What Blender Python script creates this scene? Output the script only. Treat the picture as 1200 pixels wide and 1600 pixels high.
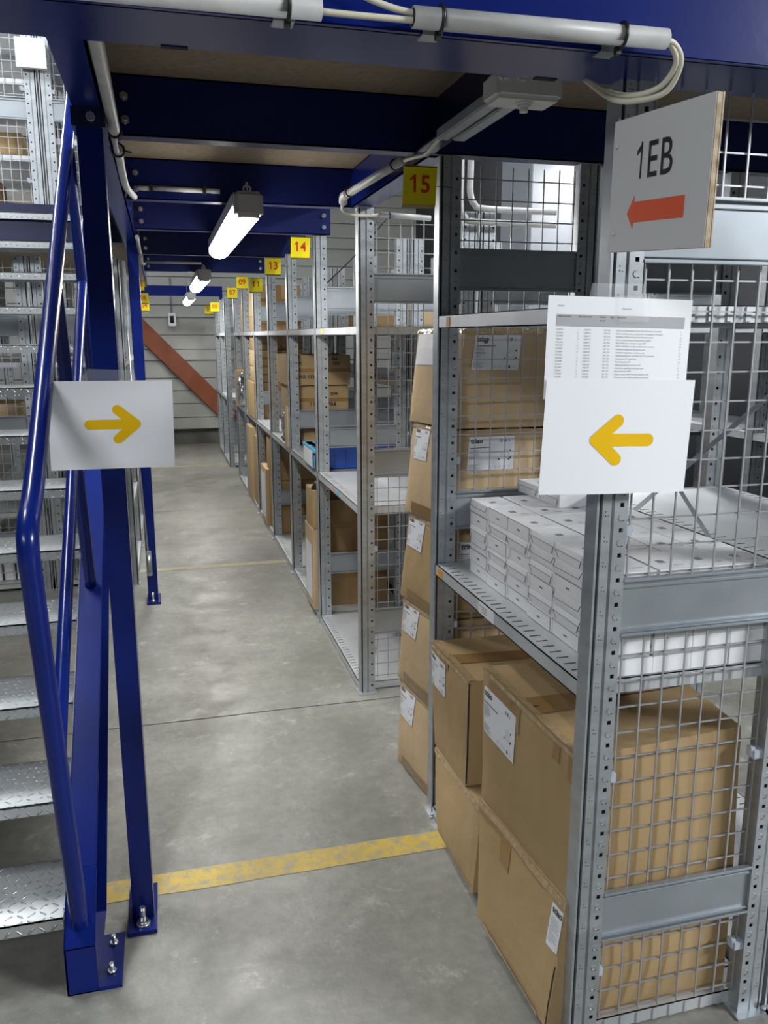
import bpy, bmesh, math, random
from mathutils import Vector, Matrix, noise
R = random.Random(7)
sc = bpy.context.scene
for o in list(bpy.data.objects): bpy.data.objects.remove(o)
COL = sc.collection

# ------------------------------------------------------------------ camera, world, lights, exposure
CAMZ = 1.55
YAW, PITCH, FPX = 0.2600, 0.2099, 1289.0
cam_d = bpy.data.cameras.new('camera'); cam = bpy.data.objects.new('camera', cam_d); COL.objects.link(cam)
fw = Vector((math.sin(YAW)*math.cos(PITCH), math.cos(YAW)*math.cos(PITCH), -math.sin(PITCH)))
rt = Vector((math.cos(YAW), -math.sin(YAW), 0)); up = rt.cross(fw)
M = Matrix((rt, up, -fw)).transposed().to_4x4(); M.translation = (0, 0, CAMZ)
cam.matrix_world = M
cam_d.sensor_fit = 'VERTICAL'; cam_d.sensor_height = 36.0; cam_d.lens = FPX/1600*36.0
cam_d.clip_start = .05; cam_d.clip_end = 60
sc.camera = cam

sc.view_settings.view_transform = 'Standard'; sc.view_settings.look = 'None'
sc.view_settings.gamma = 1; sc.view_settings.use_curve_mapping = False
sc.view_settings.exposure = 0.62

w = bpy.data.worlds.new('world'); sc.world = w; w.use_nodes = True
w.node_tree.nodes['Background'].inputs[0].default_value = (.75, .85, 1, 1)
w.node_tree.nodes['Background'].inputs[1].default_value = .05

def area(name, loc, size, power, rot=(0, 0, 0), color=(.93, .97, 1)):
    d = bpy.data.lights.new(name, 'AREA'); d.shape = 'RECTANGLE'; d.size, d.size_y = size
    d.energy = power; d.color = color
    o = bpy.data.objects.new(name, d); COL.objects.link(o); o.location = loc; o.rotation_euler = rot
    return o
# tube luminaires high over the open hall: before the platform, over the stairs, over the racks; the front right one is an added fill
area('hall_light_front', (-4.0, -4.0, 4.4), (3, .6), 150, (math.radians(58), 0, math.radians(-38)))
area('front_right_fill', (9.0, -3.9, 5.2), (3, .6), 900, (math.radians(68), 0, math.radians(58)))  # added aimed light for papers and rack fronts; no lamp stands there
area('hall_light_stairs', (-1.7, 3.0, 4.9), (.25, 1.5), 100)
area('hall_light_left', (-2.6, 7.2, 4.9), (.25, 1.5), 130)
area('hall_light_aisle', (2.2, 3.4, 4.4), (.25, 1.5), 75)
area('hall_light_aisle_far', (2.2, 7.6, 4.4), (.25, 1.5), 75)
area('hall_light_end', (.3, 9.6, 4.9), (.25, 1.5), 18)

# ------------------------------------------------------------------ materials
def mat(name, col, rough=.5, metal=0, spec=.5):
    m = bpy.data.materials.new(name); m.use_nodes = True
    b = m.node_tree.nodes['Principled BSDF']
    b.inputs['Base Color'].default_value = (*col, 1); b.inputs['Roughness'].default_value = rough
    b.inputs['Metallic'].default_value = metal; b.inputs['Specular IOR Level'].default_value = spec
    return m
def nodes(m): return m.node_tree.nodes, m.node_tree.links, m.node_tree.nodes['Principled BSDF']
def coords(m, scale=(1, 1, 1), kind='Object'):
    N, L, b = nodes(m)
    t = N.new('ShaderNodeTexCoord'); mp = N.new('ShaderNodeMapping'); mp.inputs['Scale'].default_value = scale
    L.new(t.outputs[kind], mp.inputs[0]); return mp.outputs[0]
def mottle(m, c1, c2, scale=8, detail=6, lo=.35, hi=.65, stretch=(1, 1, 1), bump=0, rough=None, bscale=None):
    N, L, b = nodes(m); v = coords(m, stretch)
    n = N.new('ShaderNodeTexNoise'); n.inputs['Scale'].default_value = scale; n.inputs['Detail'].default_value = detail
    L.new(v, n.inputs['Vector'])
    r = N.new('ShaderNodeValToRGB'); r.color_ramp.elements[0].position = lo; r.color_ramp.elements[1].position = hi
    r.color_ramp.elements[0].color = (*c1, 1); r.color_ramp.elements[1].color = (*c2, 1)
    L.new(n.outputs[0], r.inputs[0]); L.new(r.outputs[0], b.inputs['Base Color'])
    if bump:
        n2 = N.new('ShaderNodeTexNoise'); n2.inputs['Scale'].default_value = bscale or scale*4; n2.inputs['Detail'].default_value = 3
        L.new(v, n2.inputs['Vector'])
        bp = N.new('ShaderNodeBump'); bp.inputs['Strength'].default_value = bump; bp.inputs['Distance'].default_value = .01
        L.new(n2.outputs[0], bp.inputs['Height']); L.new(bp.outputs[0], b.inputs['Normal'])
    if rough:
        mr = N.new('ShaderNodeMapRange'); mr.inputs[3].default_value = rough[0]; mr.inputs[4].default_value = rough[1]
        L.new(n.outputs[0], mr.inputs[0]); L.new(mr.outputs[0], b.inputs['Roughness'])
    return m
GALV = mottle(mat('galvanised_steel', (.4, .42, .44), .38, .75), (.38, .405, .43), (.5, .53, .555), 9, 4, .3, .7, (1, 1, 3), rough=(.32, .5))
SHELF = mottle(mat('galvanised_sheet', (.5, .52, .53), .42, .6), (.52, .54, .56), (.66, .68, .7), 5, 5, .3, .7, (1, 1, 1), rough=(.35, .55))
BEAMG = mottle(mat('galvanised_beam', (.36, .39, .42), .4, .7), (.31, .34, .37), (.42, .45, .48), 4, 4, .3, .7, rough=(.33, .48))
BLACK = mat('dark_recess', (.012, .012, .014), .8)
BLUE = mottle(mat('blue_paint', (.003, .011, .12), .24, 0, .3), (.0022, .009, .105), (.0035, .014, .14), 3, 3, .3, .7, bump=.015, bscale=40)
BLUE.node_tree.nodes['Principled BSDF'].inputs['Coat Weight'].default_value = .0
BLUE.node_tree.nodes['Principled BSDF'].inputs['Coat Roughness'].default_value = .15
BLUE_SHADE = mat('blue_paint_shaded', (.0022, .0075, .075), .4, 0, .3)  # joists: blue paint darkened, under-deck shade put into the colour
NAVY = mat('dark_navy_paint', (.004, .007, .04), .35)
CARD = [mottle(mat('cardboard_%s' % n, c1, .75), c1, c2, 5, 5, .3, .7, (1, 1, .4), bump=.12, bscale=18)
        for n, c1, c2 in (('tan', (.33, .225, .11), (.4, .28, .145)), ('brown', (.25, .16, .07), (.32, .205, .095)), ('pale', (.45, .325, .19), (.51, .375, .225)))]
for c in CARD: c.node_tree.nodes['Principled BSDF'].inputs['Specular IOR Level'].default_value = .25
TAPE = mat('packing_tape', (.26, .15, .06), .18)
FILM = mat('clear_tape', (.36, .255, .14), .14, 0, .9)
_N, _L, _b = nodes(FILM); _v = coords(FILM)
_n = _N.new('ShaderNodeTexNoise'); _n.inputs['Scale'].default_value = 38; _L.new(_v, _n.inputs['Vector'])
_bp = _N.new('ShaderNodeBump'); _bp.inputs['Strength'].default_value = .9; _bp.inputs['Distance'].default_value = .01
_L.new(_n.outputs[0], _bp.inputs['Height']); _L.new(_bp.outputs[0], _b.inputs['Normal'])
WCARD = mottle(mat('white_card', (.76, .76, .77), .6), (.73, .73, .75), (.8, .8, .81), 12, 3, .3, .7)
WSHADE = mat('card_crease_shade', (.16, .15, .15), .8)  # dark lines painting the shade in the carton flap creases
PAPER = mat('white_paper', (.82, .83, .86), .45)
LABEL = mat('label_paper', (.66, .67, .7), .45)
INK = mat('black_ink', (.02, .02, .022), .5)
GINK = mat('grey_ink', (.2, .2, .22), .6)
GBAND = mat('grey_print', (.38, .38, .4), .6)
YEL = mat('sign_yellow', (.78, .66, .015), .22); YEL.node_tree.nodes['Principled BSDF'].inputs['Coat Weight'].default_value = .6
REDI = mat('red_ink', (.6, .03, .015), .35)
ARROW = mat('arrow_yellow', (.8, .48, .003), .5, 0, .2)
ORED = mat('arrow_red', (.72, .1, .035), .5)
PLAST = mat('white_plastic', (.62, .62, .6), .4)
PIPE = mottle(mat('grey_conduit', (.42, .42, .42), .45), (.36, .36, .36), (.47, .47, .46), 20, 5, .3, .7)
CABLE = mat('cream_cable', (.55, .52, .42), .5)
TIE = mat('black_tie', (.01, .01, .01), .4)
CLIPM = mat('clip_grey', (.4, .42, .48), .5)
ORANGE = mottle(mat('primer_orange', (.33, .08, .025), .6), (.17, .042, .014), (.24, .06, .02), 2, 4, .3, .7)
BIN = mat('blue_plastic', (.02, .1, .5), .4)
BIN2 = mat('light_blue_plastic', (.1, .35, .6), .4)
FOIL = mottle(mat('silver_foil', (.7, .7, .72), .2, 1), (.55, .55, .58), (.85, .85, .87), 10, 3, .4, .6, bump=1, bscale=25)
BOLT = mat('zinc_bolt', (.6, .6, .6), .3, 1)
CAP = mat('grey_cap', (.4, .4, .4), .5)
DARKB = mat('black_plastic', (.015, .015, .017), .4)
TAPECL = mat('transparent_sticky_tape', (.9, .92, .95), .08)
TAPECL.node_tree.nodes['Principled BSDF'].inputs['Alpha'].default_value = .16
def emis(name, col, s):
    m = mat(name, col, .4); b = m.node_tree.nodes['Principled BSDF']
    b.inputs['Emission Color'].default_value = (*col, 1); b.inputs['Emission Strength'].default_value = s; return m
TUBE = emis('lamp_diffuser', (1, .98, .92), 16)

# chipboard decking
CHIP = mottle(mat('chipboard', (.3, .24, .17), .8), (.2, .155, .105), (.28, .22, .155), 60, 6, .3, .7)
# floor: worn, slightly polished concrete
FLOOR = mat('concrete', (.3, .3, .28), .4)
N, L, b = nodes(FLOOR); v = coords(FLOOR)
def nz(scale, detail=6, rough=.6, dist=0):
    n = N.new('ShaderNodeTexNoise'); n.inputs['Scale'].default_value = scale; n.inputs['Detail'].default_value = detail
    n.inputs['Roughness'].default_value = rough; n.inputs['Distortion'].default_value = dist; L.new(v, n.inputs['Vector']); return n.outputs[0]
def ramp(inp, els):
    r = N.new('ShaderNodeValToRGB')
    while len(r.color_ramp.elements) < len(els): r.color_ramp.elements.new(.5)
    for e, (p, c) in zip(r.color_ramp.elements, els): e.position = p; e.color = (*c, 1)
    L.new(inp, r.inputs[0]); return r.outputs[0]
def mix(a, bb, f, mode='MIX'):
    m = N.new('ShaderNodeMix'); m.data_type = 'RGBA'; m.blend_type = mode
    if isinstance(f, float): m.inputs[0].default_value = f
    else: L.new(f, m.inputs[0])
    for s, x in ((6, a), (7, bb)):
        if isinstance(x, tuple): m.inputs[s].default_value = (*x, 1)
        else: L.new(x, m.inputs[s])
    return m.outputs[2]
base = ramp(nz(1.3, 8, .62), [(.3, (.165, .163, .14)), (.5, (.23, .226, .2)), (.7, (.31, .305, .275))])
fine = ramp(nz(22, 8, .7), [(.3, (.72, .72, .72)), (.7, (1.05, 1.05, 1.05))])
c = mix(base, fine, 1.0, 'MULTIPLY')
scuff = ramp(nz(6.5, 10, .8, .3), [(.56, (0, 0, 0)), (.72, (.75, .75, .75))])
c = mix(c, (.5, .49, .45), scuff)
dk = ramp(nz(2.6, 8, .7, .6), [(.3, (.75, .75, .75)), (.43, (0, 0, 0))])
c = mix(c, (.16, .155, .14), dk)
L.new(c, b.inputs['Base Color'])
rr = ramp(nz(5, 6), [(.3, (.3, .3, .3)), (.7, (.55, .55, .55))]); L.new(rr, b.inputs['Roughness'])
bp = N.new('ShaderNodeBump'); bp.inputs['Strength'].default_value = .12; bp.inputs['Distance'].default_value = .01
L.new(nz(35, 6), bp.inputs['Height']); L.new(bp.outputs[0], b.inputs['Normal'])
# worn yellow floor paint
LINE = mat('floor_paint', (.5, .33, .03), .5)
N, L, b = nodes(LINE); v = coords(LINE)
c = mix(ramp(nz(7, 6), [(.3, (.38, .27, .04)), (.7, (.55, .38, .05))]), (.27, .25, .19), ramp(nz(26, 9, .8), [(.47, (0, 0, 0)), (.6, (.95, .95, .95))]))
L.new(c, b.inputs['Base Color'])
LINEW = mat('floor_paint_worn', (.4, .33, .14), .5)
N, L, b = nodes(LINEW); v = coords(LINEW)
c = mix((.43, .34, .12), (.285, .28, .25), ramp(nz(14, 9, .8), [(.42, (0, 0, 0)), (.56, (1, 1, 1))])); L.new(c, b.inputs['Base Color'])
WALLM = mottle(mat('wall_sheet', (.36, .36, .33), .5), (.31, .31, .29), (.37, .37, .345), 1.5, 5, .3, .7)
PLINTH = mottle(mat('concrete_plinth', (.1, .1, .095), .9), (.07, .07, .065), (.13, .13, .12), 3, 6)
HALLW = mat('hall_wall', (.09, .095, .1), .8)
HALLC = mat('hall_ceiling', (.16, .17, .17), .8)
# chequer plate for the treads (raised lozenges come from a bump)
TREAD = mat('chequer_plate', (.5, .52, .53), .36, .8)
N, L, b = nodes(TREAD)
t = N.new('ShaderNodeTexCoord'); sp = N.new('ShaderNodeSeparateXYZ'); L.new(t.outputs['Object'], sp.inputs[0])
def mth(op, *a):
    n = N.new('ShaderNodeMath'); n.operation = op
    for i, x in enumerate(a):
        if isinstance(x, (int, float)): n.inputs[i].default_value = x
        else: L.new(x, n.inputs[i])
    return n.outputs[0]
CS = 1/.026
uu = mth('MULTIPLY', sp.outputs[0], CS); vv = mth('MULTIPLY', mth('ADD', sp.outputs[1], sp.outputs[2]), CS)
par = mth('MODULO', mth('ABSOLUTE', mth('ADD', mth('FLOOR', uu), mth('FLOOR', vv))), 2)
sg = mth('SUBTRACT', mth('MULTIPLY', par, 2), 1)
fu = mth('SUBTRACT', mth('FRACT', uu), .5); fv = mth('MULTIPLY', mth('SUBTRACT', mth('FRACT', vv), .5), sg)
aa = mth('MULTIPLY', mth('ADD', fu, fv), .7071/.44); bb = mth('MULTIPLY', mth('SUBTRACT', fu, fv), .7071/.11)
dd = mth('ADD', mth('MULTIPLY', aa, aa), mth('MULTIPLY', bb, bb))
mx = N.new('ShaderNodeMapRange'); mx.inputs[1].default_value = .2; mx.inputs[2].default_value = 1; mx.inputs[3].default_value = 1; mx.inputs[4].default_value = 0; L.new(dd, mx.inputs[0])
bp = N.new('ShaderNodeBump'); bp.inputs['Strength'].default_value = .8; bp.inputs['Distance'].default_value = .004
L.new(mx.outputs[0], bp.inputs['Height']); L.new(bp.outputs[0], b.inputs['Normal'])

# ------------------------------------------------------------------ mesh helpers
class MB:
    def __init__(s): s.bm = bmesh.new(); s.mats = []
    def mi(s, m):
        if m not in s.mats: s.mats.append(m)
        return s.mats.index(m)
    def face(s, pts, m=None):
        f = s.bm.faces.new([s.bm.verts.new(p) for p in pts])
        if m: f.material_index = s.mi(m)
        return f
    def box(s, x0, x1, y0, y1, z0, z1, m=None):
        return s.hexa([(x0, y0, z0), (x1, y0, z0), (x1, y1, z0), (x0, y1, z0), (x0, y0, z1), (x1, y0, z1), (x1, y1, z1), (x0, y1, z1)], m)
    def hexa(s, P, m=None):
        v = [s.bm.verts.new(p) for p in P]
        for q in ((3, 2, 1, 0), (4, 5, 6, 7), (0, 1, 5, 4), (1, 2, 6, 5), (2, 3, 7, 6), (3, 0, 4, 7)):
            f = s.bm.faces.new([v[i] for i in q])
            if m: f.material_index = s.mi(m)
        return s
    def bar(s, a, b, wd, h, m=None, side=None):
        a, b = Vector(a), Vector(b); d = (b-a).normalized()
        sd = Vector(side) if side else d.cross(Vector((0, 0, 1)))
        if sd.length < 1e-4: sd = Vector((1, 0, 0))
        sd = (sd - d*sd.dot(d)).normalized(); u = sd.cross(d).normalized()
        c = [(-wd/2, -h/2), (wd/2, -h/2), (wd/2, h/2), (-wd/2, h/2)]
        A = [a+sd*x+u*y for x, y in c]; B = [b+sd*x+u*y for x, y in c]
        v = [s.bm.verts.new(p) for p in A+B]
        for q in ((0, 1, 2, 3), (7, 6, 5, 4), (0, 4, 5, 1), (1, 5, 6, 2), (2, 6, 7, 3), (3, 7, 4, 0)):
            f = s.bm.faces.new([v[i] for i in q])
            if m: f.material_index = s.mi(m)
        return s
    def tube(s, pts, r, n=12, m=None, caps=True, r2=None):
        pts = [Vector(p) for p in pts]; rings = []
        ref = Vector((0, 0, 1))
        d0 = (pts[1]-pts[0]).normalized()
        if abs(d0.dot(ref)) > .9: ref = Vector((1, 0, 0))
        for i, p in enumerate(pts):
            d = (pts[min(i+1, len(pts)-1)]-pts[max(i-1, 0)]).normalized()
            x = ref - d*ref.dot(d); x.normalize(); ref = x; y = d.cross(x)
            rad = r if r2 is None else r + (r2-r)*i/(len(pts)-1)
            rings.append([s.bm.verts.new(p+(x*math.cos(2*math.pi*k/n)+y*math.sin(2*math.pi*k/n))*rad) for k in range(n)])
        for A, B in zip(rings, rings[1:]):
            for k in range(n):
                f = s.bm.faces.new((A[k], A[(k+1) % n], B[(k+1) % n], B[k])); f.smooth = True
                if m: f.material_index = s.mi(m)
        if caps:
            for q in (list(reversed(rings[0])), rings[-1]):
                f = s.bm.faces.new(q)
                if m: f.material_index = s.mi(m)
        return s
    def build(s, name, m=None, parent=None, loc=None, bevel=0, smooth=False):
        bmesh.ops.recalc_face_normals(s.bm, faces=s.bm.faces)
        if bevel:
            bmesh.ops.bevel(s.bm, geom=[e for e in s.bm.edges if len(e.link_faces) == 2 and e.calc_face_angle(0) > .5], offset=bevel, segments=2, affect='EDGES')
        me = bpy.data.meshes.new(name)
        if smooth:
            for f in s.bm.faces: f.smooth = True
        s.bm.to_mesh(me); s.bm.free()
        for x in s.mats: me.materials.append(x)
        if not s.mats and m: me.materials.append(m)
        return link(name, me, parent, loc)
def link(name, me, parent=None, loc=None):
    o = bpy.data.objects.new(name, me); COL.objects.link(o)
    if parent:
        o.parent = parent
        # geometry is written in world coordinates: undo the empty's own placement
        o.matrix_parent_inverse = parent_matrix(parent).inverted()
    if loc: o.location = loc
    return o
def parent_matrix(p):
    m = p.matrix_basis.copy()
    if p.parent: m = parent_matrix(p.parent) @ p.matrix_parent_inverse @ m
    return m
def tag(o, label, cat, group=None):
    o['label'] = label; o['category'] = cat
    if group: o['group'] = group
    return o
def thing(name, label, cat, loc, group=None):
    o = bpy.data.objects.new(name, None); COL.objects.link(o); o.location = loc; o.empty_display_size = .1
    return tag(o, label, cat, group)
def struct(o): o['kind'] = 'structure'; return o
def smooth_path(pts, n=6):
    P = [Vector(p) for p in pts]; P = [P[0]]+P+[P[-1]]; out = []
    for i in range(1, len(P)-2):
        a, b_, c_, d = P[i-1:i+3]
        for k in range(n):
            t = k/n
            out.append(.5*((2*b_)+(-a+c_)*t+(2*a-5*b_+4*c_-d)*t*t+(-a+3*b_-3*c_+d)*t**3))
    out.append(P[-2]); return out
def text_mesh(s, size, weight=0, depth=0, sx=1, align='LEFT'):
    cu = bpy.data.curves.new('txt', 'FONT'); cu.body = s; cu.size = size; cu.offset = weight; cu.extrude = depth
    cu.align_x = align; cu.resolution_u = 3
    ob = bpy.data.objects.new('txt', cu); COL.objects.link(ob)
    dg = bpy.context.evaluated_depsgraph_get(); me = bpy.data.meshes.new_from_object(ob.evaluated_get(dg))
    vs = [(v.co.x*sx, v.co.y) for v in me.vertices]; fs = [tuple(p.vertices) for p in me.polygons]
    bpy.data.objects.remove(ob); bpy.data.curves.remove(cu); bpy.data.meshes.remove(me)
    return vs, fs
def one_glyph(size, bold):
    """a plain sans figure 1: (vertices, faces, advance)"""
    h = size*.715; t = size*(.125 if bold else .072); x1 = size*.36
    v = [(x1-t, 0), (x1, 0), (x1, h), (x1-t*.9, h), (x1-t, h*.93), (x1-t, h*.78), (x1-t-size*.155, h*.66), (x1-t-size*.155, h*.785), (x1-t*.95, h*.985)]
    return [(x1-t, 0), (x1, 0), (x1, h), (x1-t, h), (x1-t, h*.76), (x1-t-size*.16, h*.64), (x1-t-size*.16, h*.77), (x1-t, h*.93)], [(0, 1, 2, 3), (4, 5, 6, 7)], size*.54
class Print:
    """flat printing collected in 2D (label coordinates, metres) then laid on a surface by a function"""
    def __init__(s): s.v = []; s.f = []; s.m = []
    def text(s, t, x, y, size, m, weight=0, sx=1, align='LEFT'):
        if '1' in t and size > .03:      # draw the figure 1 by hand, the rest in runs
            runs = [c_ for c_ in t]; adv = []
            for c_ in runs:
                if c_ == '1': adv.append(size*.56*sx)
                else: q, _ = text_mesh(c_, size, weight, 0, sx); adv.append(max(p[0] for p in q)+size*.07*sx)
            x0 = x - (sum(adv)/2 if align == 'CENTER' else 0)
            for c_, a_ in zip(runs, adv):
                if c_ == '1': vs, fs, _ = one_glyph(size, weight > .0005)
                else: vs, fs = text_mesh(c_, size, weight, 0, 1)
                n = len(s.v); s.v += [(x0+p[0]*sx, y+p[1]) for p in vs]; s.f += [tuple(i+n for i in f) for f in fs]; s.m += [m]*len(fs); x0 += a_
            return s
        vs, fs = text_mesh(t, size, weight, 0, sx, align); n = len(s.v)
        s.v += [(x+a, y+b_) for a, b_ in vs]; s.f += [tuple(i+n for i in f) for f in fs]; s.m += [m]*len(fs); return s
    def rect(s, x0, x1, y0, y1, m, k=1):
        for i in range(k):
            a, b_ = x0+(x1-x0)*i/k, x0+(x1-x0)*(i+1)/k
            n = len(s.v); s.v += [(a, y0), (b_, y0), (b_, y1), (a, y1)]; s.f.append((n, n+1, n+2, n+3)); s.m.append(m)
        return s
    def poly(s, pts, m):
        n = len(s.v); s.v += pts; s.f.append(tuple(range(n, n+len(pts)))); s.m.append(m); return s
    def ring(s, x, y, r0, r1, m, n=14, a0=0, a1=2*math.pi):
        for i in range(n):
            a, b_ = a0+(a1-a0)*i/n, a0+(a1-a0)*(i+1)/n
            s.poly([(x+r0*math.cos(a), y+r0*math.sin(a)), (x+r1*math.cos(a), y+r1*math.sin(a)), (x+r1*math.cos(b_), y+r1*math.sin(b_)), (x+r0*math.cos(b_), y+r0*math.sin(b_))], m)
        return s
    def lay(s, name, fn, parent):
        me = bpy.data.meshes.new(name); me.from_pydata([fn(*p) for p in s.v], [], s.f)
        ms = []
        for x in s.m:
            if x not in ms: ms.append(x)
        for x in ms: me.materials.append(x)
        for p, x in zip(me.polygons, s.m): p.material_index = ms.index(x)
        return link(name, me, parent)

# ------------------------------------------------------------------ the hall
mb = MB(); mb.box(-12, 12, -8, 12.4, -.1, 0); struct(mb.build('floor', FLOOR))
mb = MB(); mb.box(-12, 12, -8, 13, 5.4, 5.5); struct(mb.build('ceiling', HALLC))
mb = MB(); mb.box(-12.1, -12, -8, 13, 0, 5.5); struct(mb.build('wall_left', HALLW))
mb = MB(); mb.box(12, 12.1, -8, 13, 0, 5.5); struct(mb.build('wall_right', HALLW))
mb = MB(); mb.box(-12, 12, -8.1, -8, 0, 5.5); struct(mb.build('wall_behind', HALLW))
# far wall of horizontal sheet panels with shallow ribs
mb = MB(); z = .22; hs = [.17, .2, .185, .18, .2, .05, .155, .2, .19, .055]
k = 0; y0 = 12.36
while z < 5.4:
    h = hs[k % len(hs)]; k += 1; z1 = min(5.4, z+h)
    if h < .1: mb.box(-12, 12, y0+.02, 12.5, z, z1)
    else:
        mb.hexa([(-12, y0-.012, z+.012), (12, y0-.012, z+.012), (12, 12.5, z), (-12, 12.5, z), (-12, y0, z1), (12, y0, z1), (12, 12.5, z1), (-12, 12.5, z1)])
        mb.box(-12, 12, y0+.015, 12.5, z, z+.013)
    z = z1
struct(mb.build('wall_far', WALLM))
mb = MB(); mb.box(-12, 12, 12.42, 12.5, 0, .22); mb.box(.32, .34, 12.4, 12.5, 0, .22); struct(mb.build('trim_1', PLINTH))
mb = MB(); mb.box(3.78, 3.86, 1.3, 12.36, 0, 5.38); struct(mb.build('dark_backdrop', mat('unlit_depth', (.03, .032, .036), .8)))  # added dark sheet standing in for the unlit depth behind the racks
# floor joints
mb = MB(); y = 3.25
xs = [-8+i*.4 for i in range(41)]
for a, c_ in zip(xs, xs[1:]):
    ya = y+.012*noise.noise(Vector((a*2, 1, 0))); yb = y+.012*noise.noise(Vector((c_*2, 1, 0)))
    mb.face([(a, ya-.003, .0008), (c_, yb-.003, .0008), (c_, yb+.003, .0008), (a, ya+.003, .0008)])
mb.face([(-8, 7.55, .0008), (8, 7.55, .0008), (8, 7.555, .0008), (-8, 7.555, .0008)])
struct(mb.build('trim_2', mat('floor_joint', (.05, .05, .045), .9)))
def floor_line(label, y0, y1, x0, x1, m, dy=0):
    mb = MB(); n = 24
    for i in range(n):
        a, b_ = x0+(x1-x0)*i/n, x0+(x1-x0)*(i+1)/n
        e = [.004*noise.noise(Vector((q*9, y0*3+j, 0))) for q in (a, b_) for j in (0, 5)]
        mb.face([(a, y0+e[0]+dy*i/n, .0012), (b_, y0+e[2]+dy*(i+1)/n, .0012), (b_, y1+e[3]+dy*(i+1)/n, .0012), (a, y1+e[1]+dy*i/n, .0012)])
    tag(mb.build('floor_marking', m), label, 'floor marking')
floor_line('wide yellow painted line across the floor in front of the nearest rack post', 2.155, 2.25, -.32, .8, LINE)
floor_line('faded yellow painted line across the middle of the aisle floor', 5.56, 5.64, -.3, .8, LINEW)
floor_line('faint thin yellow painted line across the far end of the aisle floor', 10.2, 10.27, -.3, .75, LINEW)

# orange brace in front of the far wall
mb = MB(); mb.bar((-.75, 12.28, 2.18), (1.35, 12.28, -.02), .09, .235, side=(0, 1, 0))
mb2 = []
o = mb.build('diagonal_brace', ORANGE); tag(o, 'rust-orange steel beam leaning diagonally across the far sheet wall', 'beam')
t = thing('wall_switch', 'small grey switch box with a thin conduit on the far sheet wall', 'switch', (.18, 12.34, 1.77))
mb = MB(); mb.box(.13, .235, 12.29, 12.35, 1.69, 1.87); mb.build('housing', GALV, t, bevel=.006)
mb = MB(); mb.box(.155, .21, 12.28, 12.295, 1.73, 1.83); mb.build('rocker', BLACK, t)
mb = MB(); mb.tube([(.18, 12.33, 1.87), (.18, 12.33, 2.35)], .009, 6); mb.build('conduit', GALV, t)

# ------------------------------------------------------------------ mezzanine platform (walkway deck, joists, edge beams, columns)
mezz = thing('mezzanine', 'dark blue steel mezzanine with chipboard deck and square columns over the near aisle', 'mezzanine', (0, 2, 2.06))
def cbeam_x(name, x0, x1, yf, z0, z1, fl=.06, m=BLUE_SHADE, t=.006, holes=True):
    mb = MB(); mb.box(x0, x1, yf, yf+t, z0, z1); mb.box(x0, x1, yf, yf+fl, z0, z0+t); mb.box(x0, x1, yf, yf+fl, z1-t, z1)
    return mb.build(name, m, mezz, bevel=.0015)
# front edge beam: underside flange 1.26..1.42
mb = MB(); mb.box(-3.2, 3.2, 1.262, 1.272, 1.98, 2.36); mb.box(-3.2, 3.2, 1.262, 1.415, 1.98, 1.99); mb.box(-3.2, 3.2, 1.25, 1.262, 1.978, 1.99)
mb.box(-3.2, 3.2, 1.262, 1.41, 2.352, 2.36)
o = mb.build('edge_beam', BLUE, mezz, bevel=.002)
for x in (-.62, .045, .66, 1.4):
    mb = MB(); mb.box(x-.02, x+.02, 1.405, 1.4165, 1.9785, 1.9915); mb.build('flange_slot', BLACK, mezz)
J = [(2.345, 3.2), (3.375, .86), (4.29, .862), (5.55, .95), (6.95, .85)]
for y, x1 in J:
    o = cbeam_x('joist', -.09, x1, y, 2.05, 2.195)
    for z in (2.085, 2.14):
        for x in ((-.055,) if x1 > 1 else (-.055, x1-.035)):
            mb = MB(); mb.tube([(x, y-.014, z), (x, y, z)], .011, 6); mb.tube([(x, y-.026, z), (x, y-.014, z)], .006, 8)
            mb.build('bolt', BOLT, o)
# longitudinal beams
mb = MB(); mb.box(-.158, -.094, 1.4, 9.0, 2.04, 2.047); mb.box(-.1, -.094, 1.4, 9.0, 2.04, 2.2); mb.box(-.158, -.094, 1.4, 9, 2.194, 2.2)
mb.build('side_beam', BLUE, mezz, bevel=.0015)
mb = MB(); mb.box(.765, .85, 2.37, 3.37, 2.05, 2.057); mb.box(.765, .771, 2.37, 3.37, 2.05, 2.19); mb.box(.765, .85, 2.37, 3.37, 2.184, 2.19)
mb.build('side_beam', BLUE, mezz, bevel=.0015)
mb = MB(); mb.box(.77, .776, 1.42, 2.345, 2.05, 2.19); mb.box(.715, .776, 1.42, 2.345, 2.05, 2.056); mb.build('side_beam', NAVY, mezz)
mb = MB(); mb.box(-.158, 3.2, 1.28, 2.36, 2.195, 2.233); mb.box(-.158, .86, 2.362, 7.0, 2.195, 2.233)
mb.build('deck', CHIP, mezz)
# left platform edge behind the stairs
plat = thing('mezzanine', 'far left mezzanine platform that the stairs climb to, dark edge beam', 'mezzanine', (-1.8, 5, 2.05))
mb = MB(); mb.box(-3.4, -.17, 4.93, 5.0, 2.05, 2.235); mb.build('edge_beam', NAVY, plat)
for x in (-1.95, -3.35):
    mb = MB(); mb.box(x, x+.06, 4.935, 4.995, 0, 2.05); mb.build('column', BLUE, plat)
mb = MB(); mb.box(-3.4, -.17, 5.0, 9.5, 2.19, 2.23); mb.build('deck', CHIP, plat)
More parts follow.
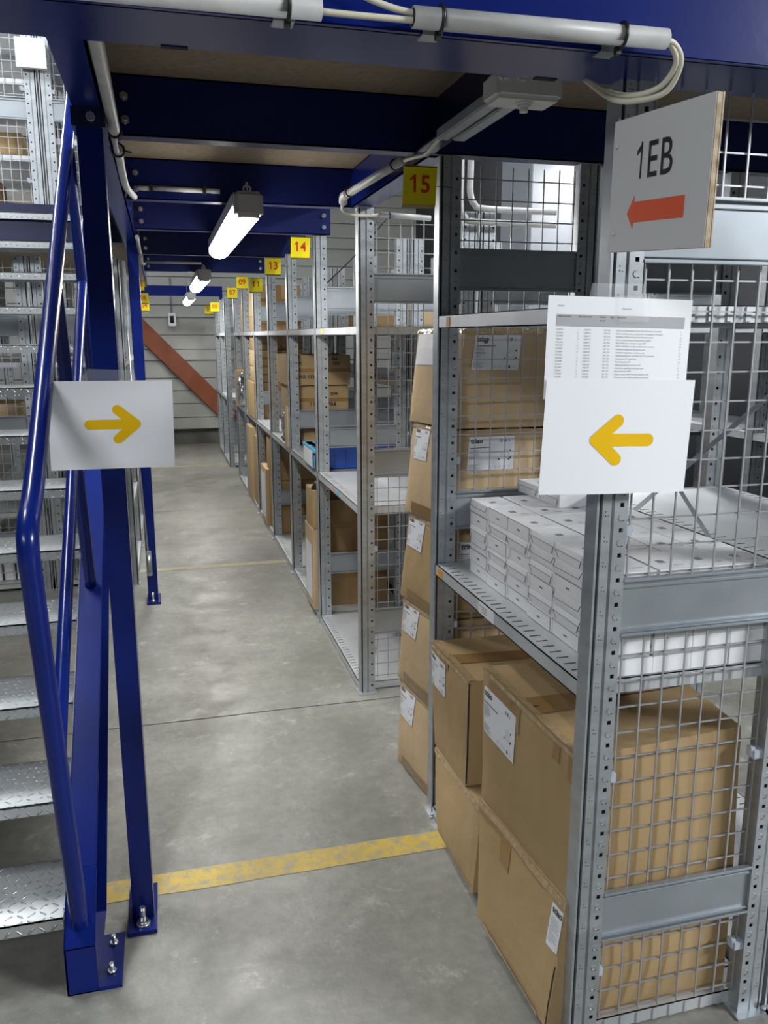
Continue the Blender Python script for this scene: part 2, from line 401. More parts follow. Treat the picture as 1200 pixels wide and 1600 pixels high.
# beam before the far wall
mb = MB(); mb.box(-.25, .8, 11.55, 11.61, 2.07, 2.2); mb.box(-.29, -.25, 11.55, 11.61, 0, 2.2); mb.box(.8, .84, 11.55, 11.61, 0, 2.2); tag(mb.build('cross_beam', BLUE), 'separate blue cross beam high in front of the far sheet wall', 'beam')
def column(x0, x1, y, dy, ztop):
    mb = MB(); t = .006
    mb.box(x0, x1, y, y+t, .01, ztop); mb.box(x0, x1, y+dy-t, y+dy, .01, ztop)
    mb.box(x0, x0+t, y+t, y+dy-t, .01, ztop); mb.box(x1-t, x1, y+t, y+dy-t, .01, ztop)
    return mb.build('column', BLUE, mezz, bevel=.0015)
c1 = column(-.153, -.098, 2.055, .07, 2.04)
mb = MB(); mb.box(-.165, -.09, 2.0, 2.2, 0, .012); p = mb.build('base_plate', BLUE, c1, bevel=.001)
mb = MB(); mb.tube([(-.126, 2.032, .012), (-.126, 2.032, .022)], .016, 6); mb.tube([(-.126, 2.032, .02), (-.126, 2.032, .062)], .0075, 10)
mb.tube([(-.126, 2.032, .012), (-.126, 2.032, .0155)], .019, 14)
mb.build('anchor_bolt', BOLT, c1)
mb = MB(); mb.box(-.162, -.09, 2.045, 2.15, 2.0, 2.04); mb.build('head_plate', NAVY, c1)
mb = MB(); mb.tube([(-.12, 2.03, 2.018), (-.12, 2.05, 2.018)], .01, 8); mb.build('head_bolt', BOLT, c1)
c2 = column(-.148, -.09, 4.9, .07, 2.04)
mb = MB(); mb.box(-.155, -.075, 4.84, 5.02, 0, .014); mb.build('base_plate', BLUE, c2)
mb = MB(); mb.tube([(-.12, 4.865, .01), (-.12, 4.865, .07)], .008, 8); mb.tube([(-.12, 4.865, .012), (-.12, 4.865, .022)], .016, 6); mb.build('anchor_bolt', BOLT, c2)
# tension rod with turnbuckle beside the far column
t = thing('tension_rod', 'thin steel tension rod with turnbuckle running down beside the far blue column', 'rod', (-.15, 4.85, 0))
mb = MB(); mb.tube([(-.17, 4.87, 1.78), (-.165, 4.87, 1.15), (-.13, 4.88, .22)], .006, 8); mb.build('rod', GALV, t)
mb = MB(); mb.box(-.145, -.115, 4.865, 4.885, .17, .32); mb.tube([(-.13, 4.86, .2), (-.13, 4.86, .3)], .014, 8); mb.build('turnbuckle', GALV, t, bevel=.003)
mb = MB(); mb.box(-.178, -.158, 4.865, 4.885, 1.6, 1.95); mb.build('top_clevis', GALV, t, bevel=.003)

# ------------------------------------------------------------------ staircase
st = thing('staircase', 'blue steel staircase with galvanised chequer plate treads climbing on the left', 'staircase', (-.26, 1.83, 0))
TY, TZ, RUN, RISE = 1.895, .17, .25, .168
XR, XL = -.302, -1.35
for i in range(13):
    y, z = TY+RUN*i, TZ+RISE*i
    mb = MB(); mb.box(XL, XR, y, y+.245, z-.006, z); mb.box(XL, XR, y, y+.004, z-.034, z); mb.box(XL, XR, y+.241, y+.245, z-.034, z)
    o = mb.build('tread', TREAD, st, bevel=.0015)
    mb = MB()
    for yy in (y+.07, y+.18): mb.box(XR-.045, XR, yy-.012, yy+.012, z-.05, z-.034); mb.tube([(XR-.02, yy, z-.055), (XR-.02, yy, z-.034)], .008, 6)
    mb.build('bracket', GALV, o)
sl = RISE/RUN
def stringer(xa, xb, open_right):
    mb = MB(); y0, y1 = 1.83, 5.0
    za = lambda y: max(.0, TZ+.02+(y-TY)*sl)
    def prof(x0, x1, lo, hi):
        pts = [(y0, 0), (y0, .13), (1.98, TZ+.035+(1.98-TY)*sl-.02), (y1, TZ+(y1-TY)*sl+.015), (y1, TZ+(y1-TY)*sl-.19), (2.12, 0)]
        return pts
    pts = prof(0, 0, 0, 0)
    web = xa if open_right else xb-.006
    A = [mb.bm.verts.new((web, p[0], p[1])) for p in pts]; B = [mb.bm.verts.new((web+.006, p[0], p[1])) for p in pts]
    mb.bm.faces.new(A); mb.bm.faces.new(list(reversed(B)))
    for i in range(len(pts)): j = (i+1) % len(pts); mb.bm.faces.new((A[i], B[i], B[j], A[j]))
    for (a, c_) in ((pts[1], pts[2]), (pts[2], pts[3]), (pts[4], pts[5])):
        mb.hexa([(xa, a[0], a[1]-.006), (xb, a[0], a[1]-.006), (xb, c_[0], c_[1]-.006), (xa, c_[0], c_[1]-.006), (xa, a[0], a[1]), (xb, a[0], a[1]), (xb, c_[0], c_[1]), (xa, c_[0], c_[1])])
    mb.box(xa, xb, y0, y0+.006, 0, .13)
    mb.box(xa, xb, y0, 2.12, 0, .006)
    return mb.build('stringer', BLUE, st, bevel=.0015)
s1 = stringer(-.298, -.226, True)
stringer(XL-.075, XL-.003, False)
mb = MB(); mb.box(-.226, -.172, 1.83, 2.015, 0, .01); o = mb.build('base_plate', BLUE, s1)
for y in (1.875, 1.975):
    mb = MB(); mb.tube([(-.198, y, .01), (-.198, y, .018)], .011, 6); mb.tube([(-.198, y, .01), (-.198, y, .036)], .0055, 8)
    mb.build('anchor_bolt', BOLT, s1)
X = -.262
def rail(pts, r, name='handrail', m=BLUE): mb = MB(); mb.tube(smooth_path(pts, 8), r, 16); return mb.build(name, m, st)
dirv = Vector((0, 1, .672)).normalized()
def on_rail(y, off=0): return (X, y, 1.155+(y-1.63)*.69-off)
rail([(X, 1.887, .12), (X, 1.80, .47), (X, 1.70, .87), (X, 1.648, 1.08), (X, 1.633, 1.15), (X, 1.66, 1.20), (X, 1.78, 1.262), (X, 2.2, 1.548), (X, 3.2, 2.24), (X, 4.9, 3.41)], .021)
mb = MB(); mb.tube([(X, 1.887, .14), (X, 1.886, .118)], .022, 16, r2=.03); mb.build('weld_ring', BLUE, st)
rail([(X, 1.765, .61), (X, 1.86, .72), (X, 2.6, 1.25), (X, 3.25, 1.72), (X, 4.9, 2.87)], .0165, 'knee_rail')
for yt in (2.42, 3.13, 3.84, 4.55):
    zt = on_rail(yt)[2]; yb = yt+.33; zb = TZ+(yb-TY)*sl+.0
    rail([(X, yt, zt), (X, (yt+yb)/2, (zt+zb)/2), (X, yb, zb)], .0185, 'baluster')

# ------------------------------------------------------------------ racking
PW, PD = .065, .045
_up = {}
def upright_mesh(h, mirror, detail):
    k = (h, mirror, detail)
    if k in _up: return _up[k]
    mb = MB(); z0 = .0
    # face strips (x from aisle side): lip, dark gap, strip A, bead, strip B
    def strip(xa, xb, y, za=0, zb=h): mb.face([(xa, y, za), (xb, y, za), (xb, y, zb), (xa, y, zb)], GALV)
    strip(0, .005, .002); mb.face([(.005, .002, 0), (.005, .009, 0), (.005, .009, h), (.005, .002, h)], GALV)
    mb.face([(.005, .009, 0), (.011, .009, 0), (.011, .009, h), (.005, .009, h)], BLACK)
    mb.face([(.011, .009, 0), (.011, .001, 0), (.011, .001, h), (.011, .009, h)], GALV)
    strip(.011, .030, .001)
    mb.face([(.030, .001, 0), (.032, .005, 0), (.032, .005, h), (.030, .001, h)], GALV); strip(.032, .035, .005)
    mb.face([(.035, .005, 0), (.036, 0, 0), (.036, 0, h), (.035, .005, h)], GALV)
    # strip B with square holes every 50 mm
    xa, xb = .036, PW; xc, hw = .052, .0042
    z = .035; last = 0
    while z+.01 < h:
        strip(xa, xb, 0, last, z-hw)
        strip(xa, xc-hw, 0, z-hw, z+hw); strip(xc+hw, xb, 0, z-hw, z+hw)
        mb.face([(xc-hw, 0, z-hw), (xc-hw, .003, z-hw), (xc-hw, .003, z+hw), (xc-hw, 0, z+hw)], GALV)
        mb.face([(xc+hw, 0, z-hw), (xc+hw, .003, z-hw), (xc+hw, .003, z+hw), (xc+hw, 0, z+hw)], GALV)
        mb.face([(xc-hw, .006, z-hw), (xc+hw, .006, z-hw), (xc+hw, .006, z+hw), (xc-hw, .006, z+hw)], BLACK)
        if detail:
            # pressed hook mark between holes
            c = z+.025
            pts = [(xc+.006*math.cos(a), c+.006*math.sin(a)) for a in [math.radians(q) for q in (70, 110, 150, 190, 230, 270)]]
            for p, q in zip(pts, pts[1:]): mb.bar((p[0], -.0004, p[1]), (q[0], -.0004, q[1]), .0016, .0016, GALV)
            mb.face([(xc-.004, -.0003, c-.007), (xc+.006, -.0003, c-.007), (xc+.006, -.0003, c-.0055), (xc-.004, -.0003, c-.0055)], BLACK)
            for (dx, dz) in ((.018, .03), (.018, .038), (.0235, .029)):
                px, pz = dx, z+dz; r = .0013
                mb.face([(px+r*math.cos(a), .0006, pz+r*math.sin(a)) for a in [i*math.pi/3 for i in range(6)]], BLACK)
        else:
            c = z+.025; mb.box(xc-.004, xc+.004, -.0012, 0, c-.004, c+.004, GALV)
        last = z+hw; z += .05
    strip(xa, xb, 0, last, h)
    # side flanges, return lips, back
    for x in (0, PW): mb.face([(x, .002 if x == 0 else 0, 0), (x, PD, 0), (x, PD, h), (x, .002 if x == 0 else 0, h)], GALV)
    mb.face([(0, PD, 0), (.02, PD, 0), (.02, PD, h), (0, PD, h)], GALV); mb.face([(PW-.02, PD, 0), (PW, PD, 0), (PW, PD, h), (PW-.02, PD, h)], GALV)
    mb.face([(0, .01, h), (PW, .01, h), (PW, PD, h), (0, PD, h)], GALV)
    mb.face([(.012, .03, 0), (PW-.002, .03, 0), (PW-.002, .03, h), (.012, .03, h)], BLACK)
    if mirror:
        for v in mb.bm.verts: v.co.x = PW - v.co.x
    me = bpy.data.meshes.new('upright')
    mb.bm.to_mesh(me); mb.bm.free()
    for x in mb.mats: me.materials.append(x)
    _up[k] = me; return me
def frame_beam(x0, x1, y, z0, z1, parent):
    mb = MB(); mb.box(x0, x1, y+.004, y+.008, z0, z1)
    for z in (z0, z1-.006):
        mb.box(x0, x1, y-.006, y+.006, z, z+.006)
    mb.box(x0, x1, y-.001, y+.006, z1-.02, z1-.013)
    mb.box(x0, x1, y-.001, y+.006, z0+.01, z0+.016)
    return mb.build('frame_beam', BEAMG, parent, bevel=.001)
def mesh_panel(x0, x1, y, z0, z1, parent, dx=.0492, dz=.0565, clips=()):
    mb = MB(); r = .0016
    x = x0+.012
    while x < x1: mb.bar((x, y, z0), (x, y, z1), r*2, r*2); x += dx
    z = z0+.01
    while z < z1: mb.bar((x0, y+.004, z), (x1, y+.004, z), r*2, r*2); z += dz
    o = mb.build('mesh_panel', WIRE, parent)
    for cx, cz in clips:
        mb = MB(); mb.box(cx-.012, cx+.012, y-.012, y+.012, cz-.011, cz+.011); mb.box(cx-.018, cx-.004, y-.008, y+.008, cz-.006, cz+.017); mb.build('clip', CLIPM, o, bevel=.002)
    return o
WIRE = mat('mesh_wire', (.42, .42, .44), .4, .6)
def shelf(x0, x1, y0, y1, z, parent, mirror=False, slots=True, ribs=False, lip=.036, tagc=None):
    mb = MB(); t = .002
    mb.box(x0, x1, y0, y1, z-t, z, SHELF)
    for xa, xb in ((x0, x0+.003), (x1-.003, x1)): mb.box(xa, xb, y0, y1, z-lip, z, SHELF)
    for xa, xb in ((x0, x0+.016), (x1-.016, x1)): mb.box(xa, xb, y0, y1, z-lip, z-lip+.003, SHELF)
    for ya, yb in ((y0, y0+.002), (y1-.002, y1)): mb.box(x0, x1, ya, yb, z-lip+.004, z, SHELF)
    if ribs:
        x = x0+.02
        while x < x1-.02: mb.box(x, x+.012, y0-.003, y0, z-lip+.006, z-.002, SHELF); x += .042
    if slots:
        y = y0+.03
        while y < y1-.02:
            for xs in (((x0+.028), x1-.028)): mb.box(xs-.014, xs+.014, y-.0022, y+.0022, z, z+.0004, BLACK)
            y += .0345
    return mb.build('shelf', SHELF, parent)
def rack_run(label, x0, D, Ys, z0, h, mirror, shelves, meshes, detail=False, beams=(.27, .967, 1.68), braces=False, foot=True, ribs=False, name='steel_shelving', bays=None, mm=None):
    t = thing(name, label, 'shelving rack', (x0, Ys[0], z0))
    for i, y in enumerate(Ys):
        for xa, mi in ((x0, False), (x0+D-PW, True)):
            o = link('upright', upright_mesh(h, mi, detail and i < 3)); o.parent = t; o.location = (xa-x0, y-Ys[0], 0)
            if foot:
                mb = MB(); mb.box(xa-.012, xa+PW+.008, y-.02, y+PD+.012, z0, z0+.004)
                mb.tube([(xa-.001 if not mi else xa+PW, y-.008, z0+.003), (xa-.001 if not mi else xa+PW, y-.008, z0+.011)], .006, 6); mb.build('foot_plate', GALV, o)
        for zb in beams: frame_beam(x0+PW, x0+D-PW, y+.004, z0+zb, z0+zb+.118, t)
        if i in meshes: mesh_panel(x0+PW+.004, x0+D-PW-.004, y+.017, z0+.06, z0+h-.02, t, clips=[(x0+PW+.004, z0+.655), (x0+D-PW-.01, z0+.66), (x0+PW+.002, z0+.19), (x0+D-PW-.01, z0+.18), (x0+PW+.004, z0+1.18)] if i == 0 or detail else [])
    for i, (a, b_) in enumerate(zip(Ys, Ys[1:])):
        if bays is not None and i not in bays: continue
        for z in shelves:
            shelf(x0+.002, x0+D-.002, a+.035, b_-.0, z0+z, t, slots=detail or i < 2, ribs=ribs)
        if braces:
            xb = x0+D-.002 if not mirror else x0+.002
            for off, za, zb_ in ((.0035, .84, 1.53), (.0005, 1.53, .84)):
                mb = MB(); mb.bar((xb-.006+off, a+.01, z0+za), (xb-.006+off, b_+.01, z0+zb_), .002, .013, side=(1, 0, 0)); mb.build('cross_brace', GALV, t)
    return t
# nearest bay on the right
RX = .785; DP = .5
near = rack_run('nearest galvanised shelving bay on the right, wire mesh on its ends', RX, DP, [1.375, 2.34], 0, 2.045, False, (.036, .862, 1.608), (0, 1), True, braces=True, ribs=True)
BAY = .98
FY = [3.32+BAY*i for i in range(7)]
far = rack_run('long galvanised shelving row along the right of the aisle beyond the carton stack', RX-.008, DP, FY, 0, 2.045, False, (.036, .838, 1.59), (0, 6), True)
rack_run('last short galvanised shelving row on the right before the far wall', .735, DP, [10.0, 10.9, 11.8], 0, 2.0, False, (.05, .838, 1.59), (0,))
rack_run('empty shelving bay standing back to back behind the nearest bay', RX+DP+.012, DP, [1.375, 2.34], 0, 2.045, True, (.052, 1.06, 1.608), (), beams=(.27, 1.68))
rack_run('shelving row back to back behind the long right-hand row', RX+DP+.012, DP, FY[:6], 0, 2.045, True, (.05, .838, 1.3, 1.59), (), detail=True)
rack_run('galvanised shelving row across the next aisle on the far right', 2.69, DP, [1.36+BAY*i for i in range(8)], 0, 2.045, False, (.05, 1.1, 1.6), (), True)
rack_run('galvanised shelving row on the left of the aisle behind the far blue column', -.71, DP, [5.3+BAY*i for i in range(7)], 0, 2.0, True, (.05, .5, .95, 1.4), (0,), False, beams=(.27, .967, 1.55))
rack_run('shelving row seen behind the stair treads, second from the aisle', -1.225, DP, [5.3+BAY*i for i in range(4)], 0, 2.0, False, (.05, .5, .95, 1.4), (0,), False, beams=(.27, .967, 1.55))
rack_run('shelving row seen through the stairs at the left frame edge', -2.6, DP, [5.3+BAY*i for i in range(4)], 0, 2.0, False, (.05, .5, .95, 1.4), (0,), False, beams=(.27, .967, 1.55))
rack_run('mesh-ended shelving up on the platform, right one of the pair', -.575, DP, [5.3+BAY*i for i in range(3)], 2.23, 1.9, True, (.05, .42, .95, 1.4), (0,), False, beams=(.5, 1.2), foot=False)
rack_run('mesh-ended shelving up on the platform, left one of the pair', -1.085, DP, [5.3+BAY*i for i in range(3)], 2.23, 1.9, False, (.05, .32, .72, 1.1), (0,), False, beams=(.5, 1.2), foot=False)

# grey clad building column beyond the nearest bay
t = thing('building_column', 'tall pale grey clad building column seen through the upper mesh', 'column', (2.1, 4.5, 0))
mb = MB(); mb.box(1.96, 2.3, 4.3, 4.72, 0, 5.4); mb.build('cladding', mat('column_paint', (.22, .235, .27), .5), t, bevel=.004)
mb = MB(); mb.box(1.95, 2.31, 4.29, 4.73, 0, .12); mb.build('skirting', GALV, t)

# ------------------------------------------------------------------ cartons
class Carton:
    """P: eight corners (x0y0z0, x1y0z0, x1y1z0, x0y1z0, then the same at z1)"""
    def __init__(s, label, P, m, bulge=.006, rough=.003, seed=1, group=None, name='cardboard_box', n=12, slit=True):
        s.P = [Vector(p) for p in P]; s.b = bulge; s.r = rough; s.seed = seed
        c = sum(s.P[:4], Vector())/4; s.t = thing(name, label, 'box', c, group)
        mb = MB()
        for f in 'LRFBTD': s.grid(mb, f, 0, 1, 0, 1, 0, n, n)
        bmesh.ops.remove_doubles(mb.bm, verts=mb.bm.verts, dist=.0008)
        mb.build('carton_body', m, s.t, smooth=False)
        if slit:
            mb = MB(); s.grid(mb, 'T', 0, 1, .494, .506, .0012, 8, 1); mb.build('flap_gap', BLACK, s.t)
    def tri(s, u, v, w_):
        P = s.P; a = P[0].lerp(P[1], u).lerp(P[3].lerp(P[2], u), v); b_ = P[4].lerp(P[5], u).lerp(P[7].lerp(P[6], u), v)
        return a.lerp(b_, w_)
    def S(s, f, a, b_, off=0):
        u, v, w_, nrm = {'L': (0, 1-a, b_, (-1, 0, 0)), 'R': (1, a, b_, (1, 0, 0)), 'F': (a, 0, b_, (0, -1, 0)), 'B': (1-a, 1, b_, (0, 1, 0)), 'T': (a, b_, 1, (0, 0, 1)), 'D': (a, b_, 0, (0, 0, -1))}[f]
        p = s.tri(u, v, w_); nrm = Vector(nrm)
        k = 4*a*(1-a)*4*b_*(1-b_); k = max(0, k)
        bul = 0 if f == 'D' else s.b*(k**.6)
        if f == 'T': bul = -s.b*.6*(k**.6)
        p = p + nrm*bul; p0 = p.copy(); p = p + nrm*off
        q = p0*5+Vector((s.seed*3.1, 0, 0)); d = noise.noise_vector(q)*s.r
        if f == 'D' or w_ == 0: d.z = 0
        if w_ > .001: d = d + noise.noise_vector(p0*22+Vector((s.seed, 0, 0)))*.0013
        return p+d
    def grid(s, mb, f, a0, a1, b0, b1, off, na, nb, m=None):
        V = [[mb.bm.verts.new(s.S(f, a0+(a1-a0)*i/na, b0+(b1-b0)*j/nb, off)) for j in range(nb+1)] for i in range(na+1)]
        for i in range(na):
            for j in range(nb):
                fc = mb.bm.faces.new((V[i][j], V[i+1][j], V[i+1][j+1], V[i][j+1]))
                if m: fc.material_index = mb.mi(m)
    def patch(s, name, m, f, a0, a1, b0, b1, off=.0012, na=8, nb=2):
        mb = MB(); s.grid(mb, f, a0, a1, b0, b1, off, na, nb); return mb.build(name, m, s.t)
    def tape(s, m=FILM, faces=(('L', 0, 1, .93, 1), ('T', 0, .09, 0, 1)), name='tape'):
        for f, a0, a1, b0, b1 in faces:
            mb = MB(); s.grid(mb, f, a0, a1, b0, b1, .0018 if m is not FILM else .0024, 12, 12 if (b1-b0) > .5 else 2); mb.build(name, m, s.t)
    def label_on(s, f, a0, a1, b0, b1, w_, h, full=True):
        lab = s.patch('shipping_label', LABEL, f, a0, a1, b0, b1, .002, 6, 4)
        pr = Print()
        pr.text('tciao', .006, h*.82, h*.2, INK, .0006)
        if full:
            x = w_*.7
            pr.ring(x, h*.87, .0035, .0045, INK, 10); pr.rect(x-.0008, x+.0008, h*.87-.003, h*.87+.003, INK)
            pr.ring(x+.013, h*.87, .0028, .0046, INK, 3); pr.ring(x+.013, h*.87, .0028, .005, INK, 6)
            pr.rect(x+.023, x+.029, h*.835, h*.85, GINK); pr.ring(x+.026, h*.875, .002, .003, GINK, 6)
            pr.rect(.005, w_*.46, h*.675, h*.695, INK)
            rr = random.Random(3)
            for i in range(7): pr.rect(.005, .005+w_*rr.uniform(.12, .26), h*(.62-.04*i), h*(.632-.04*i), GINK)
            for i in range(5): pr.rect(.005, .005+w_*rr.uniform(.15, .24), h*(.2-.035*i), h*(.21-.035*i), GINK)
            # outline drawing of the product: an angled body with two dark ends
            cx, cy = w_*.79, h*.45
            for r0 in (.014, .009): pr.ring(cx, cy, r0-.0006, r0, GINK, 12)
            for (dx, dy) in ((.018, .011), (.014, -.014), (-.018, -.012), (.019, -.01)):
                pr.poly([(cx+dx-.0035, cy+dy), (cx+dx, cy+dy-.0035), (cx+dx+.0035, cy+dy), (cx+dx, cy+dy+.0035)], INK)
            for i in range(5):
                x = w_*(.5+.1*i); pr.ring(x, h*.1, .0034, .0042, GINK, 4)
                if i == 3: pr.poly([(x-.003, h*.06), (x+.003, h*.06), (x+.001, h*.15), (x-.002, h*.15)], INK)
        else:
            rr = random.Random(5)
            for i in range(12): pr.rect(.006, .006+w_*rr.uniform(.3, .8), h*(.7-.05*i), h*(.711-.05*i), GINK)
        fn = lambda x, y: s.S(f, a0+(a1-a0)*min(1, x/w_), b0+(b1-b0)*y/h, .0028)
        pr.lay('label_print', fn, lab)
def hx(x0, x1, y0, y1, z0, z1, dx=(0, 0, 0, 0), top=(0, 0)):
    """box corners, optional skew of the top (dx,dy)"""
    return [(x0, y0, z0), (x1, y0, z0), (x1, y1, z0), (x0, y1, z0), (x0+top[0], y0+top[1], z1), (x1+top[0], y0+top[1], z1), (x1+top[0], y1+top[1], z1), (x0+top[0], y1+top[1], z1)]

# box A: upper, nearest
A = Carton('large cardboard box nearest the camera, upper of two, shipping label on its side',
           [(.789, 1.41, .343), (1.21, 1.425, .35), (1.24, 1.86, .35), (.768, 1.872, .345), (.791, 1.41, .697), (1.2, 1.43, .705), (1.235, 1.87, .71), (.765, 1.872, .712)], CARD[0], .007, seed=1)
A.tape(faces=(('L', 0, 1, .97, 1), ('T', 0, .045, 0, 1)))
A.patch('corner_gap', BLACK, 'L', .988, .996, .02, .9, .001, 1, 10)
A.tape(TAPE, (('L', .36, .46, .78, 1), ('L', .08, .36, .9, .985), ('L', .8, .86, .86, .97), ('T', 0, .5, .42, .6)), 'brown_tape')
A.tape(TAPE, (('F', .0, .08, .8, 1), ('L', .93, 1, .8, 1)), 'corner_tape')
A.label_on('L', .035, .42, .545, .885, .2, .12)
B = Carton('large cardboard box at the bottom nearest the camera, torn label round its corner',
           [(.752, 1.412, .038), (1.215, 1.43, .038), (1.24, 1.86, .038), (.735, 1.80, .038), (.785, 1.408, .352), (1.215, 1.425, .34), (1.24, 1.87, .34), (.764, 1.87, .34)], CARD[0], .01, .006, seed=2)
B.tape(faces=(('L', 0, 1, .945, 1), ('L', .1, .9, 0, .035)))
B.patch('corner_gap', BLACK, 'L', .985, .994, .02, .5, .001, 1, 10)
B.tape(TAPE, (('L', .3, .42, .72, .98), ('L', .0, .3, .9, .99), ('L', .42, .8, .93, .99)), 'brown_tape')
B.label_on('L', .9, .995, .6, .92, .046, .1, False)
Cc = Carton('cardboard box behind the nearest two, upper of its pair, white label facing the aisle',
            [(.77, 2.0, .3), (1.2, 2.0, .285), (1.22, 2.3, .285), (.775, 2.29, .285), (.775, 2.0, .615), (1.2, 2.0, .61), (1.22, 2.31, .615), (.77, 2.315, .62)], CARD[0], .006, seed=3)
Cc.tape(faces=(('L', 0, 1, .965, 1), ('T', 0, .05, 0, 1)))
Cc.patch('corner_gap', BLACK, 'F', 0, .01, .02, .98, .001, 1, 10)
Cc.tape(TAPE, (('T', 0, 1, .4, .62), ('L', .3, .5, .9, 1)), 'brown_tape')
Cc.label_on('L', .02, .44, .62, .93, .13, .1)
Dd = Carton('cardboard box behind the nearest ones, lower of its stack, dented bottom edge',
            [(.757, 1.885, .038), (1.2, 1.9, .038), (1.2, 2.27, .038), (.757, 2.2, .038), (.772, 1.885, .3), (1.2, 1.885, .283), (1.22, 2.29, .283), (.77, 2.27, .283)], CARD[0], .012, .006, seed=4)
Dd.tape(faces=(('L', 0, 1, .94, 1),))
# stack in the gap
zs = [.004, .335, .645, .955, 1.268, 1.578]
xbk = [.79, .785, .797, .813, .826, .842]; xfr = [.815, .825, .84, .855, .872, .905]
names = ['bottom', 'second from the floor', 'middle', 'fourth from the floor', 'topmost']
for k in range(5):
    z0, z1 = zs[k], zs[k+1]-.004
    q = Carton('cardboard box in the tall leaning stack between racks, %s' % names[k],
               [(xfr[k]-.008, 2.42, z0), (1.25, 2.42, z0), (1.25, 2.78, z0), (xbk[k]-.012, 2.72, z0),
                (xfr[k+1]-.004, 2.415, z1), (1.255, 2.415, z1), (1.25, 2.78, z1), (xbk[k+1]-.002, 2.71, z1)],
               CARD[2] if k != 2 else CARD[0], .014, .005, seed=10+k, group='stacked boxes in the gap between the racks')
    q.tape(TAPE, (('F', .1, .35, .75, .95),) if k == 4 else (('L', .2, 1, .0, .14),), 'brown_tape')
    q.tape(faces=(('L', 0, 1, .95, 1), ('F', 0, 1, .94, 1)))
    if k < 4: q.label_on('L', .08 if k != 3 else .15, .5, .62, .97, .16, .12)
    else: q.tape(LABEL, (('L', .05, .5, .62, .97),), 'torn_label')
    if k in (3, 4): q.label_on('F', .09 if k == 4 else .13, .5 if k == 4 else .52, .58, .93, .15, .1)
    if k == 2: q.label_on('F', .1, .5, .45, .85, .15, .11)
# torn spike of cardboard on top
mb = MB(); b4 = q
mb.face([(.872, 2.55, 1.572), (.9, 2.55, 1.572), (.885, 2.55, 1.625)]); mb.face([(.872, 2.55, 1.572), (.9, 2.55, 1.572), (.886, 2.56, 1.6)]); mb.build('torn_flap', CARD[2], q.t)

# small white cartons on the shelf
WL, WD, WH = .1365, .0915, .0371
def wcarton_mesh(variant):
    mb = MB(); l, d, h = WL-.0012, WD-.0012, WH-.0008
    mb.box(0, d, 0, l, 0, h, WCARD)
    bmesh.ops.bevel(mb.bm, geom=list(mb.bm.edges), offset=.0008, segments=1, affect='EDGES')
    for f in mb.bm.faces: f.material_index = 0
    return mb
def wcarton(label, x, y, z, variant, rz=0, group=None):
    key = variant
    if key not in WC:
        mb = wcarton_mesh(variant); me = bpy.data.meshes.new('carton_body'); mb.bm.to_mesh(me); mb.bm.free(); me.materials.append(WCARD)
        l, d, h = WL, WD, WH
        m2 = MB()
        if variant == 0:      # closed end with a finger mark
            m2.box(-.0006, 0, l*.44, l*.56, h*.4, h*.52, GINK)
            m2.box(-.0008, 0, .003, .0045, .002, h-.001, WSHADE); m2.box(-.0007, 0, 0, l, h-.0018, h-.0006, WSHADE)
        elif variant == 1:    # tucked flap, slightly open, slanted ends
            a, b_ = .006, l-.006
            m2.hexa([(-.001, a+.012, .004), (-.001, b_-.012, .004), (0, b_-.012, .004), (0, a+.012, .004), (-.0036, a, h*.62), (-.0036, b_, h*.62), (-.0026, b_, h*.62), (-.0026, a, h*.62)], WCARD)
            m2.hexa([(-.0036, a, h*.62), (-.0036, b_, h*.62), (-.0026, b_, h*.62), (-.0026, a, h*.62), (-.0005, a+.004, h-.002), (-.0005, b_-.004, h-.002), (0, b_-.004, h-.001), (0, a+.004, h-.001)], WCARD)
            for s0, s1, yy in ((.012, 0, a), (-.012, 0, b_)):
                m2.bar((-.0012, yy+s0, .004), (-.004, yy, h*.62), .0012, .0012, WSHADE)
            m2.bar((-.004, a, h*.62), (-.004, b_, h*.62), .0008, .0008, WSHADE)
        else:                 # flap pushed out at one end
            a, b_ = .004, l-.004
            m2.hexa([(-.0015, a, .002), (-.0015, b_, .002), (0, b_, .002), (0, a, .002), (-.003, a+.01, h*.5), (-.006, b_-.002, h*.5), (-.0045, b_-.002, h*.5), (-.0015, a+.01, h*.5)], WCARD)
            m2.bar((-.003, a+.01, h*.5), (-.006, b_-.002, h*.5), .001, .001, WSHADE)
            m2.bar((-.0035, a+.01, h*.5), (-.001, a, h*.95), .0012, .0012, WSHADE)
            m2.bar((-.0065, b_-.002, h*.5), (-.001, b_, h*.95), .0012, .0012, WSHADE)
        fl = bpy.data.meshes.new('end_flap'); m2.bm.to_mesh(fl); m2.bm.free()
        for q_ in m2.mats: fl.materials.append(q_)
        m3 = MB(); 
        for dx in (.03, .036, .042): m3.box(dx, dx+.003, l*.35, l*.35+.02+.1*(dx-.03), h, h+.0003, GINK)
        m3.box(.05, .075, l*.2, l*.2+.0012, h, h+.0003, GINK)
        pm = bpy.data.meshes.new('top_print'); m3.bm.to_mesh(pm); m3.bm.free(); pm.materials.append(GINK)
        WC[key] = (me, fl, pm)
    me, fl, pm = WC[key]
    t = bpy.data.objects.new('small_white_box', None); COL.objects.link(t); t.location = (x, y, z); t.rotation_euler = (0, 0, rz); t.empty_display_size = .05
    tag(t, label, 'box', group)
    for nm, d in (('carton_body', me), ('end_flap', fl), ('top_print', pm)):
        o = bpy.data.objects.new(nm, d); COL.objects.link(o); o.parent = t
    return t
WC = {}
SZ = .8632; SY = 1.415; SX = .862
lay = ['bottom', 'second', 'third', 'fourth', 'fifth', 'top']; col = ['nearest', 'second', 'third', 'fourth', 'fifth', 'farthest']; rown = ['aisle-side', 'second', 'third', 'back']
